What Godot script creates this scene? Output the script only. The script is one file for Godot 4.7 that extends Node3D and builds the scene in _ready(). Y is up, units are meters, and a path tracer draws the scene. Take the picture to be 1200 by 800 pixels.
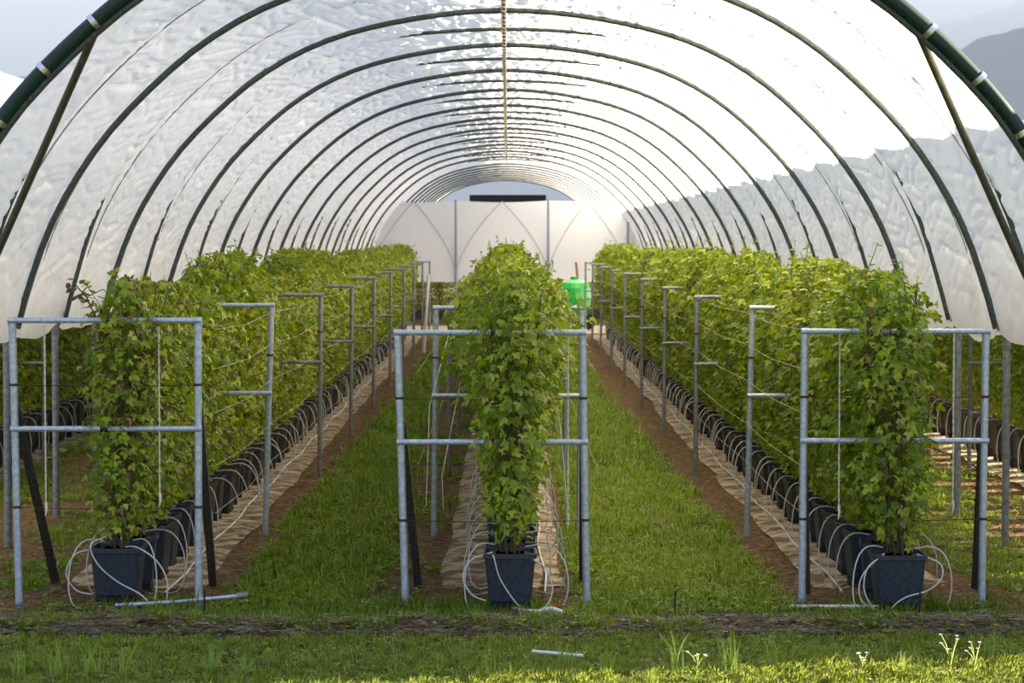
extends Node3D

# ---------------------------------------------------------------- measures (metres; depth runs along -z)
const EYE := 2.346
const PITCH := 7.74            # distance between neighbouring tunnels
const HOOP0 := 14.6            # first hoop of the tunnel
const HOOP_GAP := 2.0
const HOOPS := 26
const TUNNEL_END := 64.6
const FRAME_Z := [15.3, 19.0, 23.8, 28.6, 33.4, 38.2, 43.0, 47.8, 52.6, 57.4]
const ORD := ["first", "second", "third", "fourth", "fifth", "sixth", "seventh", "eighth", "ninth", "tenth", "eleventh", "twelfth", "thirteenth", "fourteenth", "fifteenth", "sixteenth", "seventeenth", "eighteenth", "nineteenth"]
const TENS := ["", "", "twenty", "thirty", "forty", "fifty", "sixty", "seventy"]
const TENTHS := ["", "", "twentieth", "thirtieth", "fortieth", "fiftieth", "sixtieth", "seventieth"]

var M := {}
var rng := RandomNumberGenerator.new()
var taken := {}
var noise_a := FastNoiseLite.new()
var noise_b := FastNoiseLite.new()
var arch_pts: Array = []       # tunnel cross-section, evenly spaced along its length


# ================================================================ mesh builder
class MB:
	var v := PackedVector3Array()
	var n := PackedVector3Array()
	var c := PackedColorArray()
	var uv := PackedVector2Array()
	var idx := PackedInt32Array()
	var col := Color.WHITE

	func vert(p: Vector3, nn: Vector3, t := Vector2.ZERO) -> int:
		v.append(p)
		n.append(nn)
		c.append(col)
		uv.append(t)
		return v.size() - 1

	func tri(a: int, b: int, d: int) -> void:      # counter-clockwise from the front
		idx.append(a)
		idx.append(d)
		idx.append(b)

	func quad(a: int, b: int, d: int, e: int) -> void:
		tri(a, b, d)
		tri(a, d, e)

	func tube(path: Array, r, sides := 8, caps := true) -> void:
		var count := path.size()
		var up := Vector3.UP
		var rings := []
		for i in count:
			var t: Vector3 = (path[mini(i + 1, count - 1)] - path[maxi(i - 1, 0)]).normalized()
			if i == 0:
				up = Vector3.UP if absf(t.y) < 0.9 else Vector3.RIGHT
			var s := t.cross(up).normalized()
			up = s.cross(t).normalized()
			var rr: float = r if r is float else r[i]
			var ring := []
			for k in sides:
				var a := TAU * k / sides
				var d := s * cos(a) + up * sin(a)
				ring.append(vert(path[i] + d * rr, d, Vector2(float(k) / sides, i)))
			rings.append(ring)
			if caps and (i == 0 or i == count - 1):
				var nn := -t if i == 0 else t
				var centre := vert(path[i], nn)
				var flat := []
				for k in sides:
					flat.append(vert(v[ring[k]], nn))
				for k in sides:
					var k2 := (k + 1) % sides
					if i == 0:
						tri(centre, flat[k], flat[k2])
					else:
						tri(centre, flat[k2], flat[k])
		for i in count - 1:
			for k in sides:
				var k2 := (k + 1) % sides
				quad(rings[i][k2], rings[i][k], rings[i + 1][k], rings[i + 1][k2])

	func rings_of(list: Array, smooth := true) -> void:   # closed rings of equal size joined bottom to top; no caps
		for i in list.size() - 1:
			var a: Array = list[i]
			var b: Array = list[i + 1]
			var m := a.size()
			for k in m:
				var k2 := (k + 1) % m
				var nn: Vector3 = (a[k2] - a[k]).cross(b[k] - a[k]).normalized()
				var q := [vert(a[k], nn), vert(a[k2], nn), vert(b[k2], nn), vert(b[k], nn)]
				quad(q[0], q[1], q[2], q[3])

	func cap(ring: Array, nn: Vector3) -> void:
		var centre := Vector3.ZERO
		for p in ring:
			centre += p
		centre /= ring.size()
		var ci := vert(centre, nn)
		var ids := []
		for p in ring:
			ids.append(vert(p, nn))
		for k in ring.size():
			var k2 := (k + 1) % ring.size()
			if nn.y > 0:
				tri(ci, ids[k2], ids[k])
			else:
				tri(ci, ids[k], ids[k2])

	func box(t: Transform3D, s: Vector3) -> void:
		var h := s / 2
		for ax in 3:
			for sg in [-1.0, 1.0]:
				var nn := Vector3.ZERO
				nn[ax] = sg
				var u := Vector3.ZERO
				u[(ax + 1) % 3] = 1
				var w := Vector3.ZERO
				w[(ax + 2) % 3] = sg
				var q := []
				for k in [[-1, -1], [1, -1], [1, 1], [-1, 1]]:
					q.append(vert(t * ((nn + u * k[0] + w * k[1]) * h), (t.basis * nn).normalized()))
				quad(q[0], q[1], q[2], q[3])

	func bar(a: Vector3, b: Vector3, w: float, d: float) -> void:
		var y := (b - a).normalized()
		var x := y.cross(Vector3.BACK).normalized()
		box(Transform3D(Basis(x, y, x.cross(y)), (a + b) / 2), Vector3(w, a.distance_to(b), d))

	func leaflet(p: Vector3, d: Vector3, nn: Vector3, l: float, w: float) -> void:
		var s := d.cross(nn).normalized()
		nn = s.cross(d).normalized()
		var f := -nn * w * 0.16
		var b := vert(p, nn)
		var m := vert(p + d * l * 0.5 + f, nn)
		var t := vert(p + d * l - nn * l * 0.18, nn)
		for side in [-1.0, 1.0]:
			var ns: Vector3 = (nn - s * side * 0.4).normalized()
			var e1 := vert(p + d * l * 0.26 + s * side * w * 0.46, ns)
			var e2 := vert(p + d * l * 0.66 + s * side * w * 0.36 - nn * l * 0.05, ns)
			if side > 0:
				tri(b, e1, m); tri(e1, e2, m); tri(e2, t, m)
			else:
				tri(b, m, e1); tri(e1, m, e2); tri(e2, m, t)

	func mesh(mat: Material = null) -> ArrayMesh:
		var arr := []
		arr.resize(Mesh.ARRAY_MAX)
		arr[Mesh.ARRAY_VERTEX] = v
		arr[Mesh.ARRAY_NORMAL] = n
		arr[Mesh.ARRAY_COLOR] = c
		arr[Mesh.ARRAY_TEX_UV] = uv
		arr[Mesh.ARRAY_INDEX] = idx
		var m := ArrayMesh.new()
		m.add_surface_from_arrays(Mesh.PRIMITIVE_TRIANGLES, arr)
		if mat:
			m.surface_set_material(0, mat)
		return m


# ================================================================ naming and placing
func ordinal(i: int) -> String:      # 1-based
	if i < 20:
		return ORD[i - 1]
	if i % 10 == 0:
		return TENTHS[i / 10]
	return TENS[i / 10] + "-" + ORD[i % 10 - 1]


func numbered(called: String) -> String:
	var k: int = taken.get(called, 0)
	taken[called] = k + 1
	return called if k == 0 else "%s_%03d" % [called, k]


func tag(o: Node3D, label: String, category := "", group := "", kind := "") -> Node3D:
	o.set_meta("label", label)
	if category: o.set_meta("category", category)
	if group: o.set_meta("group", group)
	if kind: o.set_meta("kind", kind)
	return o


func thing(called: String, label: String, category: String, at := Vector3.ZERO, turn := 0.0, group := "") -> Node3D:
	var o := Node3D.new()
	o.name = numbered(called)
	add_child(o, true)
	o.position = at
	o.rotation.y = turn
	return tag(o, label, category, group)


func put(called: String, mesh: Mesh, mat: Material, parent: Node3D = null, at := Transform3D()) -> MeshInstance3D:
	var o := MeshInstance3D.new()
	o.name = called if parent else numbered(called)
	o.mesh = mesh
	if mat:
		o.material_override = mat
	o.transform = at
	(parent if parent else self).add_child(o, true)
	return o


func many(called: String, mesh: Mesh, mat: Material, where: Array, cols: Array, parent: Node3D = null) -> MultiMeshInstance3D:
	var mm := MultiMesh.new()
	mm.transform_format = MultiMesh.TRANSFORM_3D
	mm.use_colors = true
	mm.mesh = mesh
	mm.instance_count = where.size()
	for i in where.size():
		mm.set_instance_transform(i, where[i])
		mm.set_instance_color(i, cols[i])
	var o := MultiMeshInstance3D.new()
	o.name = called if parent else numbered(called)
	o.multimesh = mm
	o.material_override = mat
	o.set_meta("kind", "stuff")
	(parent if parent else self).add_child(o, true)
	return o


# ================================================================ materials
func plain(col: Color, rough := 0.7, metal := 0.0) -> StandardMaterial3D:
	var m := StandardMaterial3D.new()
	m.albedo_color = col
	m.roughness = rough
	m.metallic = metal
	return m


func noise_tex(freq: float, stops: Array, seed_: int, octaves := 4, size := 512, kind := FastNoiseLite.TYPE_SIMPLEX_SMOOTH) -> NoiseTexture2D:
	var f := FastNoiseLite.new()
	f.noise_type = kind
	f.frequency = freq
	f.fractal_octaves = octaves
	f.seed = seed_
	var t := NoiseTexture2D.new()
	t.width = size
	t.height = size
	t.seamless = true
	t.noise = f
	var g := Gradient.new()
	var off := PackedFloat32Array()
	var cols := PackedColorArray()
	for s in stops:
		off.append(s[0])
		cols.append(s[1])
	g.offsets = off
	g.colors = cols
	t.color_ramp = g
	return t


func textured(tex: Texture2D, scale: float, rough: float, metal := 0.0) -> StandardMaterial3D:
	var m := plain(Color.WHITE, rough, metal)
	m.albedo_texture = tex
	m.uv1_triplanar = true
	m.uv1_world_triplanar = true
	m.uv1_scale = Vector3.ONE * scale
	return m


func leafy(back: Color, rough := 0.42) -> StandardMaterial3D:
	var m := plain(Color.WHITE, rough)
	m.vertex_color_use_as_albedo = true
	m.backlight_enabled = true
	m.backlight = back
	m.metallic_specular = 0.42
	m.cull_mode = BaseMaterial3D.CULL_DISABLED
	return m


func make_materials() -> void:
	var grey := [[0.0, Color(0.0, 0.0, 0.0)], [1.0, Color(1, 1, 1)]]
	var bump_fine := noise_tex(0.02, grey, 5)
	# white horticultural film: half of the light passes through it
	var film := plain(Color(1.0, 1.0, 1.0), 0.38)
	film.albedo_texture = noise_tex(0.012, [[0.0, Color(0.95, 0.945, 0.935)], [0.4, Color(1, 1, 1)], [1.0, Color(1, 1, 1)]], 21)
	film.uv1_scale = Vector3(0.16, 0.5, 1)
	film.backlight_enabled = true
	film.backlight = Color(1.0, 1.0, 1.0)
	film.metallic_specular = 0.45
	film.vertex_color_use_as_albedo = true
	film.heightmap_enabled = true
	film.heightmap_texture = noise_tex(0.02, grey, 8, 3)
	film.heightmap_scale = 0.7
	film.cull_mode = BaseMaterial3D.CULL_DISABLED
	M.film = film
	var screen := film.duplicate()
	screen.heightmap_enabled = false
	screen.vertex_color_use_as_albedo = false
	screen.albedo_texture = null
	screen.albedo_color = Color(0.72, 0.745, 0.79)
	screen.backlight = Color(0.62, 0.62, 0.62)
	M.screen = screen
	M.film_hem = plain(Color(0.80, 0.76, 0.68), 0.6)
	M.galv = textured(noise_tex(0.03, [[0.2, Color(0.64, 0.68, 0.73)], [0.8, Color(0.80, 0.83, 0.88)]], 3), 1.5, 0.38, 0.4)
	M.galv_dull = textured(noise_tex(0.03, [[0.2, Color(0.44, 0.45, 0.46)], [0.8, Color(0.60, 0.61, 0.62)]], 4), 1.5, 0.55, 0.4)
	M.leg = textured(noise_tex(0.03, [[0.2, Color(0.46, 0.48, 0.50)], [0.8, Color(0.62, 0.64, 0.66)]], 14), 1.2, 0.5, 0.45)
	M.hoop = textured(noise_tex(0.03, [[0.2, Color(0.21, 0.25, 0.24)], [0.8, Color(0.32, 0.36, 0.345)]], 6), 1.2, 0.5, 0.25)
	M.hoop_far = M.hoop
	M.brace = textured(noise_tex(0.02, [[0.2, Color(0.25, 0.25, 0.18)], [0.8, Color(0.36, 0.36, 0.28)]], 7), 1.4, 0.6, 0.2)
	M.roll = textured(noise_tex(0.03, [[0.2, Color(0.0, 0.12, 0.10)], [0.8, Color(0.015, 0.20, 0.165)]], 9), 2.0, 0.5)
	M.clip = plain(Color(0.78, 0.80, 0.82), 0.25, 0.9)
	M.stake = textured(noise_tex(0.03, [[0.2, Color(0.19, 0.18, 0.16)], [0.8, Color(0.30, 0.28, 0.25)]], 10), 2.0, 0.8)
	M.rubber = plain(Color(0.06, 0.06, 0.07), 0.6)
	M.rust = plain(Color(0.30, 0.17, 0.11), 0.8)
	M.cord = plain(Color(0.88, 0.87, 0.80), 0.7)
	M.wire = plain(Color(0.66, 0.64, 0.54), 0.6)
	M.purlin = textured(noise_tex(0.05, [[0.2, Color(0.42, 0.40, 0.34)], [0.8, Color(0.62, 0.59, 0.50)]], 11), 3.0, 0.6, 0.2)
	M.tube = plain(Color(0.80, 0.79, 0.76), 0.5)
	var pot_tex := noise_tex(0.02, [[0.2, Color(0.13, 0.155, 0.205)], [0.8, Color(0.20, 0.235, 0.30)]], 12)
	M.pot_blue = textured(pot_tex, 3.0, 0.45)
	var pot_tex2 := noise_tex(0.02, [[0.2, Color(0.14, 0.14, 0.15)], [0.8, Color(0.25, 0.25, 0.25)]], 13)
	M.pot_black = textured(pot_tex2, 3.0, 0.45)
	M.tray = plain(Color(0.07, 0.07, 0.07), 0.8)
	M.potsoil = textured(noise_tex(0.05, [[0.2, Color(0.16, 0.11, 0.07)], [0.8, Color(0.34, 0.25, 0.17)]], 15), 3.0, 0.95)
	M.cane = textured(noise_tex(0.05, [[0.2, Color(0.24, 0.20, 0.10)], [0.8, Color(0.42, 0.36, 0.20)]], 16), 4.0, 0.8)
	M.leaf = leafy(Color(0.86, 0.90, 0.55))
	M.grass = leafy(Color(0.80, 0.86, 0.50), 0.6)
	var soil := textured(noise_tex(0.025, [[0.15, Color(0.62, 0.60, 0.58)], [0.5, Color(0.86, 0.85, 0.84)], [0.85, Color(1.0, 1.0, 1.0)]], 17, 6, 1024), 0.45, 0.95)
	soil.vertex_color_use_as_albedo = true
	soil.heightmap_enabled = true
	soil.heightmap_texture = noise_tex(0.03, grey, 18, 6, 1024)
	soil.heightmap_scale = 4.0
	soil.metallic_specular = 0.2
	M.soil = soil
	var mat := textured(noise_tex(0.007, [[0.0, Color(0.34, 0.26, 0.17)], [0.38, Color(0.42, 0.33, 0.22)], [0.48, Color(0.58, 0.51, 0.40)], [0.8, Color(0.70, 0.645, 0.54)]], 19, 6, 1024), 0.5, 0.9)
	mat.heightmap_enabled = true
	mat.heightmap_texture = bump_fine
	mat.heightmap_scale = 0.8
	M.weedmat = mat
	var deb := plain(Color.WHITE, 0.9)
	deb.vertex_color_use_as_albedo = true
	M.debris = deb
	M.green_tank = plain(Color(0.07, 0.60, 0.24), 0.35)
	M.green_dark = plain(Color(0.05, 0.30, 0.14), 0.5)
	M.blue_post = plain(Color(0.45, 0.52, 0.60), 0.5, 0.3)
	M.rope = plain(Color(0.55, 0.55, 0.56), 0.8)
	M.shed = plain(Color(0.10, 0.11, 0.14), 0.8)
	M.road = textured(noise_tex(0.03, [[0.2, Color(0.55, 0.51, 0.43)], [0.8, Color(0.68, 0.64, 0.56)]], 23), 0.8, 0.95)
	M.hill = textured(noise_tex(0.02, [[0.25, Color(0.13, 0.18, 0.12)], [0.75, Color(0.24, 0.30, 0.20)]], 24, 6), 0.012, 0.95)
	M.field = textured(noise_tex(0.02, [[0.25, Color(0.30, 0.34, 0.18)], [0.75, Color(0.42, 0.44, 0.26)]], 25, 6), 0.05, 0.95)
	M.white_plastic = plain(Color(0.86, 0.86, 0.84), 0.4)
	M.red = plain(Color(0.75, 0.12, 0.08), 0.6)
	M.petal = plain(Color(0.95, 0.95, 0.92), 0.6)
	M.wood = textured(noise_tex(0.03, [[0.2, Color(0.40, 0.28, 0.18)], [0.8, Color(0.55, 0.41, 0.28)]], 26), 2.0, 0.8)


# ================================================================ tunnel cross-section
func make_arch() -> void:
	var half := [Vector2(0, 4.48), Vector2(0.85, 4.405), Vector2(1.675, 4.20), Vector2(2.335, 3.85), Vector2(2.93, 3.32), Vector2(3.29, 2.86), Vector2(3.55, 2.38), Vector2(3.755, 1.78), Vector2(3.785, 1.655)]
	var pts := []
	for i in range(half.size() - 1, 0, -1):
		pts.append(Vector2(-half[i].x, half[i].y))
	pts.append_array(half)
	var fine := []
	for i in pts.size() - 1:
		var p0: Vector2 = pts[maxi(i - 1, 0)]
		var p3: Vector2 = pts[mini(i + 2, pts.size() - 1)]
		for k in 12:
			fine.append(pts[i].cubic_interpolate(pts[i + 1], p0, p3, k / 12.0))
	fine.append(pts[-1])
	var lens := [0.0]
	for i in range(1, fine.size()):
		lens.append(lens[-1] + fine[i].distance_to(fine[i - 1]))
	var total: float = lens[-1]
	var j := 0
	for k in 201:
		var want := total * k / 200.0
		while j < fine.size() - 2 and lens[j + 1] < want:
			j += 1
		arch_pts.append(fine[j].lerp(fine[j + 1], clampf((want - lens[j]) / (lens[j + 1] - lens[j]), 0, 1)))


func arch_at(t: float) -> Vector2:
	var k := clampf(t, 0, 1) * 200.0
	var i := mini(int(k), 199)
	return arch_pts[i].lerp(arch_pts[i + 1], k - i)


func arch_normal(t: float) -> Vector2:
	var d := arch_at(t + 0.006) - arch_at(t - 0.006)
	return Vector2(-d.y, d.x).normalized()


func sheet_mesh(z0: float, z1: float, step: float, na: int, seed_: int) -> ArrayMesh:
	var cr := FastNoiseLite.new()
	cr.seed = seed_
	cr.noise_type = FastNoiseLite.TYPE_SIMPLEX_SMOOTH
	cr.frequency = 1.0
	cr.fractal_type = FastNoiseLite.FRACTAL_NONE
	var pk := FastNoiseLite.new()
	pk.seed = seed_ + 1
	pk.frequency = 1.0
	pk.fractal_octaves = 2
	var length := 11.2
	var zs := [z0]
	while zs[-1] < z1:
		zs.append(minf(z1, zs[-1] + (step if zs[-1] < 34.0 else step * 2.4)))
	var nz := zs.size() - 1
	var w := na + 1
	var p := PackedVector3Array()
	p.resize(zs.size() * w)
	var uvs := PackedVector2Array()
	uvs.resize(p.size())
	var cols := PackedColorArray()
	cols.resize(p.size())
	var at_ := []
	var nn_ := []
	for k in w:
		at_.append(arch_at(float(k) / na))
		nn_.append(arch_normal(float(k) / na))
	for i in zs.size():
		var z: float = zs[i]
		var bay := bay_at(z)
		var bulge := pow(sin(PI * bay), 0.7)
		var facet := bay / 0.42 if bay < 0.42 else (1.0 - bay) / 0.58     # the rope holds a fold along each bay
		var tent := facet * 0.6 + 0.4 * sin(PI * 0.5 * facet)
		var near_hoop := pow(absf(2.0 * bay - 1.0), 2.0)
		for k in w:
			var t := float(k) / na
			var a: Vector2 = at_[k]
			var nn: Vector2 = nn_[k]
			var s := t * length
			var high := clampf(1.0 - absf(t - 0.5) * 2.0, 0, 1)
			var hem := clampf((absf(t - 0.5) - 0.44) / 0.06, 0, 1)
			var slack := 1.0 - hem * 0.85
			var off := 0.028 + tent * (0.075 + 0.045 * high) * slack
			# creases across the bays, stronger beside the hoops
			var warp := pk.get_noise_2d(z * 0.7, s * 0.7)
			var some := clampf(0.35 + 1.6 * pk.get_noise_2d(z * 0.9 + 31.0, s * 0.9), 0.0, 1.0)
			var c1 := pow(1.0 - absf(cr.get_noise_2d(z * 0.8 + warp, s * 2.3 + z * 0.55 * signf(t - 0.5))), 10.0)
			var c2 := pow(1.0 - absf(cr.get_noise_2d(z * 1.7 + 40.0, s * 4.6 - z * 0.8)), 8.0)
			off += (c1 * 0.070 * (0.55 + 0.3 * near_hoop) * some + c2 * 0.034 * (1.0 - some * 0.6) + warp * 0.014) * slack
			# puckers hanging from the ridge
			off += pk.get_noise_2d(z * 6.0, s * 1.6 + 90.0) * 0.012 * pow(high, 5.0)
			var y := a.y + nn.y * off - hem * hem * (0.03 + 0.09 * bulge + 0.04 * warp)
			var x := a.x + nn.x * off + signf(a.x) * hem * 0.012 * sin(z * 7.0 + warp * 4.0)
			var at := i * w + k
			p[at] = Vector3(x, y, -z)
			uvs[at] = Vector2(z, s)
			# a slightly whiter band in each bay of film, beside the hoop
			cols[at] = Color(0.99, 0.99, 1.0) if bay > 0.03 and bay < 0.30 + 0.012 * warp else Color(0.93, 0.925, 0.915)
	var mb := MB.new()
	mb.v = p
	mb.uv = uvs
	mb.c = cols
	var ns := PackedVector3Array()
	ns.resize(p.size())
	for i in zs.size():
		for k in w:
			var du := p[mini(i + 1, nz) * w + k] - p[maxi(i - 1, 0) * w + k]
			var dv := p[i * w + mini(k + 1, na)] - p[i * w + maxi(k - 1, 0)]
			ns[i * w + k] = dv.cross(du).normalized() * -1.0
	mb.n = ns
	for i in nz:
		for k in na:
			var q := i * w + k
			mb.quad(q, q + w, q + w + 1, q + 1)
	return mb.mesh()


func hoop_z(i: int) -> float:
	return [15.25, 16.95][i] if i < 2 else HOOP0 + HOOP_GAP * i


func bay_at(z: float) -> float:      # place between two hoops, 0 to 1
	if z < 16.95:
		return clampf((z - 15.25) / 1.7, 0.0, 1.0)
	if z < 18.6:
		return (z - 16.95) / 1.65
	return fposmod((z - HOOP0) / HOOP_GAP, 1.0)


func arch_path(z: float, off: float, t0 := 0.0, t1 := 1.0, n := 48) -> Array:
	var out := []
	for k in n + 1:
		var t := lerpf(t0, t1, float(k) / n)
		var a := arch_at(t) + arch_normal(t) * off
		out.append(Vector3(a.x, a.y, -z))
	return out


# ================================================================ builders
func build_tunnels() -> void:
	# hoop meshes: thick ones carry the film, thin ones lie half outside it
	var thick := MB.new()
	thick.tube(arch_path(0, 0.0), 0.026, 8, false)
	var thick_mesh := thick.mesh()
	var thin_path := []
	for k in 49:
		var t := k / 48.0
		var a := arch_at(t) + arch_normal(t) * (-0.002 + 0.135 * pow(sin(TAU * t), 2.0))
		thin_path.append(Vector3(a.x, a.y, 0))
	var thin := MB.new()
	thin.tube(thin_path, 0.019, 8, false)
	var thin_mesh := thin.mesh()
	var leg := MB.new()
	leg.tube([Vector3(0, -0.12, 0), Vector3(0, 1.62, 0)], 0.029, 10)
	var leg_mesh := leg.mesh()
	var fork := MB.new()
	for s in [-1.0, 1.0]:
		fork.tube([Vector3(0, 1.54, 0), Vector3(s * 0.02, 1.60, 0), Vector3(s * 0.06, 1.73, 0)], 0.021, 8)
		fork.tube([Vector3(0, 1.62, 0.02), Vector3(s * 0.09, 1.66, 0.05)], 0.008, 5)
	var fork_mesh := fork.mesh()
	var x_leg := PITCH / 2
	for i in HOOPS:
		var z := hoop_z(i)
		var o := thing("tunnel_hoop", "%s steel hoop from the open front of the main tunnel" % ordinal(i + 1), "hoop", Vector3(0, 0, -z), 0.0, "hoops of the main tunnel")
		put("arch", thick_mesh if i % 2 == 0 else thin_mesh, M.hoop, o)
		for s in [-1.0, 1.0]:
			put("leg", leg_mesh, M.leg, o, Transform3D(Basis(), Vector3(s * x_leg, 0, 0)))
			put("fork", fork_mesh, M.leg, o, Transform3D(Basis(), Vector3(s * x_leg, 0, 0)))
		if i == 0:
			# rolled green edge, its silver clips and the two slanting braces
			var roll := MB.new()
			var rp := arch_path(0, 0.055, 0, 1, 120)
			var rr := []
			for k in 121:
				rp[k].z += 0.03
				rr.append(0.046 + 0.006 * noise_a.get_noise_1d(k * 9.0))
			roll.tube(rp, rr, 10)
			var rn := put("rolled_edge", roll.mesh(), M.roll, o)
			for k in range(3, 120, 5):
				var cl := MB.new()
				var d: Vector3 = (rp[k + 1] - rp[k]).normalized()
				cl.tube([rp[k] - d * 0.018, rp[k] + d * 0.018], 0.056, 12)
				put("clip", cl.mesh(), M.clip, rn)
			var hem := MB.new()
			hem.tube(arch_path(0.05, 0.012, 0, 1, 60), 0.016, 6)
			put("film_hem", hem.mesh(), M.film_hem, o)
			for s in [-1.0, 1.0]:
				var br := MB.new()
				br.tube([Vector3(s * 2.60, 3.655, -0.03), Vector3(s * 3.85, 1.66, -1.7)], 0.026, 8)
				put("brace", br.mesh(), M.brace, o)
	# neighbours: hoops seen through their film; the tunnel on the right is a lower one
	var low := Transform3D(Basis().scaled(Vector3(1, 0.77, 1)), Vector3(0, 1.655 * 0.23, 0))
	for s in [-1.0, 1.0]:
		var side := "left" if s < 0 else "right"
		for i in 14:
			var z := hoop_z(i)
			var o := thing("tunnel_hoop", "%s steel hoop from the front of the neighbouring tunnel on the %s" % [ordinal(i + 1), side], "hoop", Vector3(s * PITCH, 0, -z), 0.0, "hoops of the neighbouring tunnels")
			put("arch", thick_mesh, M.hoop, o, low if s > 0 else Transform3D())
			put("leg", leg_mesh, M.leg, o, Transform3D(Basis(), Vector3(s * x_leg, 0, 0)))
	# films
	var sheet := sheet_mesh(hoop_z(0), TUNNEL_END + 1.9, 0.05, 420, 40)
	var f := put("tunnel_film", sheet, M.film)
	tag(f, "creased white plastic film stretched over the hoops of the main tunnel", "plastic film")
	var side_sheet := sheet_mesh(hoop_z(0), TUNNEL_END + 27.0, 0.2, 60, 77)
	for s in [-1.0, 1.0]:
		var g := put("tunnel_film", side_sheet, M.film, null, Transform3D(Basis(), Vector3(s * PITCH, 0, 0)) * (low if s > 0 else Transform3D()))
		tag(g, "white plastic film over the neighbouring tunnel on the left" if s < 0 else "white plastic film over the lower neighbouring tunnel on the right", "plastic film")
	var rope := MB.new()
	var rope_path := []
	for k in 61:
		var t := lerpf(0.02, 0.98, k / 60.0)
		var a := arch_at(t) + arch_normal(t) * (0.104 + 0.045 * clampf(1.0 - absf(t - 0.5) * 2.0, 0, 1))
		rope_path.append(Vector3(a.x, a.y, 0))
	rope.tube(rope_path, 0.0065, 5, false)
	var rope_mesh := rope.mesh()
	for i in HOOPS - 1:
		put("tie_rope", rope_mesh, M.rope, f, Transform3D(Basis(), Vector3(0, 0, -lerpf(hoop_z(i), hoop_z(i + 1), 0.42))))
	# ridge purlin with a string wound round it
	var pu := thing("ridge_purlin", "long grey purlin tube running along the tunnel ridge", "purlin", Vector3(-0.03, 4.435, 0))
	var m := MB.new()
	m.tube([Vector3(0, 0, -15.2), Vector3(0.02, 0, -TUNNEL_END)], 0.021, 8)
	put("tube", m.mesh(), M.purlin, pu)
	m = MB.new()
	var wound := []
	for k in 900:
		var z := 15.3 + k * 0.054
		wound.append(Vector3(cos(k * 0.8) * 0.026, sin(k * 0.8) * 0.026, -z))
	m.tube(wound, 0.0035, 4, false)
	put("wound_string", m.mesh(), M.cord, pu)
	# second tunnel beyond the screen
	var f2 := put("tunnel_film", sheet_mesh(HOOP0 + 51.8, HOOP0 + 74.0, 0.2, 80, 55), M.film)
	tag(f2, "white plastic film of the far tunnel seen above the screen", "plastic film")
	for i in 9:
		var z := HOOP0 + 54.0 + i * 2.4
		var o := thing("tunnel_hoop", "%s steel hoop of the far tunnel behind the white screen" % ordinal(i + 1), "hoop", Vector3(0, 0, -z), 0.0, "hoops of the far tunnel")
		put("arch", thick_mesh, M.hoop, o)
		for s in [-1.0, 1.0]:
			put("leg", leg_mesh, M.leg, o, Transform3D(Basis(), Vector3(s * x_leg, 0, 0)))


func inner_half(y: float) -> float:
	for k in range(100, 201):
		if arch_pts[k].y < y:
			return arch_pts[k].x
	return arch_pts[200].x


func build_screen() -> void:
	var z := -65.7
	var o := thing("plastic_screen", "white plastic screen on blue-grey posts across the far end of the tunnel", "screen", Vector3(0, 0, z))
	var posts := [-3.72, -1.39, 1.13, 3.30, 3.72]
	var pm := MB.new()
	pm.tube([Vector3(0, -0.1, 0), Vector3(0, 3.42, 0)], 0.035, 8)
	var pmesh := pm.mesh()
	for x in posts:
		var tall := 3.42
		while inner_half(tall) - 0.03 < absf(x) and tall > 1.7:
			tall -= 0.05
		put("post", pmesh, M.blue_post, o, Transform3D(Basis().scaled(Vector3(1, tall / 3.42, 1)), Vector3(x, 0, 0.05)))
	var mb := MB.new()
	for b in posts.size() - 1:
		var x0: float = posts[b]
		var x1: float = posts[b + 1]
		var nx := 16
		var ny := 22
		var first := mb.v.size()
		for j in ny + 1:
			for i in nx + 1:
				var u := float(i) / nx
				var v := float(j) / ny
				var swell := sin(PI * u)
				var top := 3.40 - 0.05 * swell * (0.5 + 0.5 * sin(x0 * 3.0))
				var bottom := 1.20 - 0.03 * swell
				var bend := pow(v, 2.2) * -0.5
				var zz := bend + 0.07 * swell * sin(PI * v) + 0.012 * noise_a.get_noise_2d((x0 + u) * 9.0, v * 160.0)
				var yy := lerpf(bottom, top, v)
				var room := inner_half(yy) - 0.04
				mb.vert(Vector3(clampf(lerpf(x0, x1, u), -room, room), yy, zz), Vector3(0, -bend * 0.2, 1).normalized(), Vector2(x0 + u * (x1 - x0), v * 2.2))
		for j in ny:
			for i in nx:
				var a := first + j * (nx + 1) + i
				mb.quad(a, a + 1, a + nx + 2, a + nx + 1)
	put("film_panel", mb.mesh(), M.screen, o)
	var hem := MB.new()
	hem.tube([Vector3(-3.72, 1.19, 0.03), Vector3(3.72, 1.19, 0.03)], 0.02, 6)
	put("bottom_hem", hem.mesh(), M.film_hem, o)
	for b in posts.size() - 2:
		var x0: float = posts[b]
		var x1: float = posts[b + 1]
		var mid := (x0 + x1) / 2
		for e in [x0, x1]:
			var path := []
			for k in 15:
				var v := k / 14.0
				var x := lerpf(e, mid, pow(v, 1.6) * 0.98 + 0.02 * v)
				x = clampf(x, -inner_half(lerpf(1.35, 3.38, v)) + 0.05, inner_half(lerpf(1.35, 3.38, v)) - 0.05)
				path.append(Vector3(x, lerpf(1.35, 3.38, v), pow((lerpf(1.35, 3.38, v) - 1.2) / 2.2, 2.2) * -0.5 + 0.085))
			var rm := MB.new()
			rm.tube(path, 0.011, 5, false)
			put("rope", rm.mesh(), M.rope, o)


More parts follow.
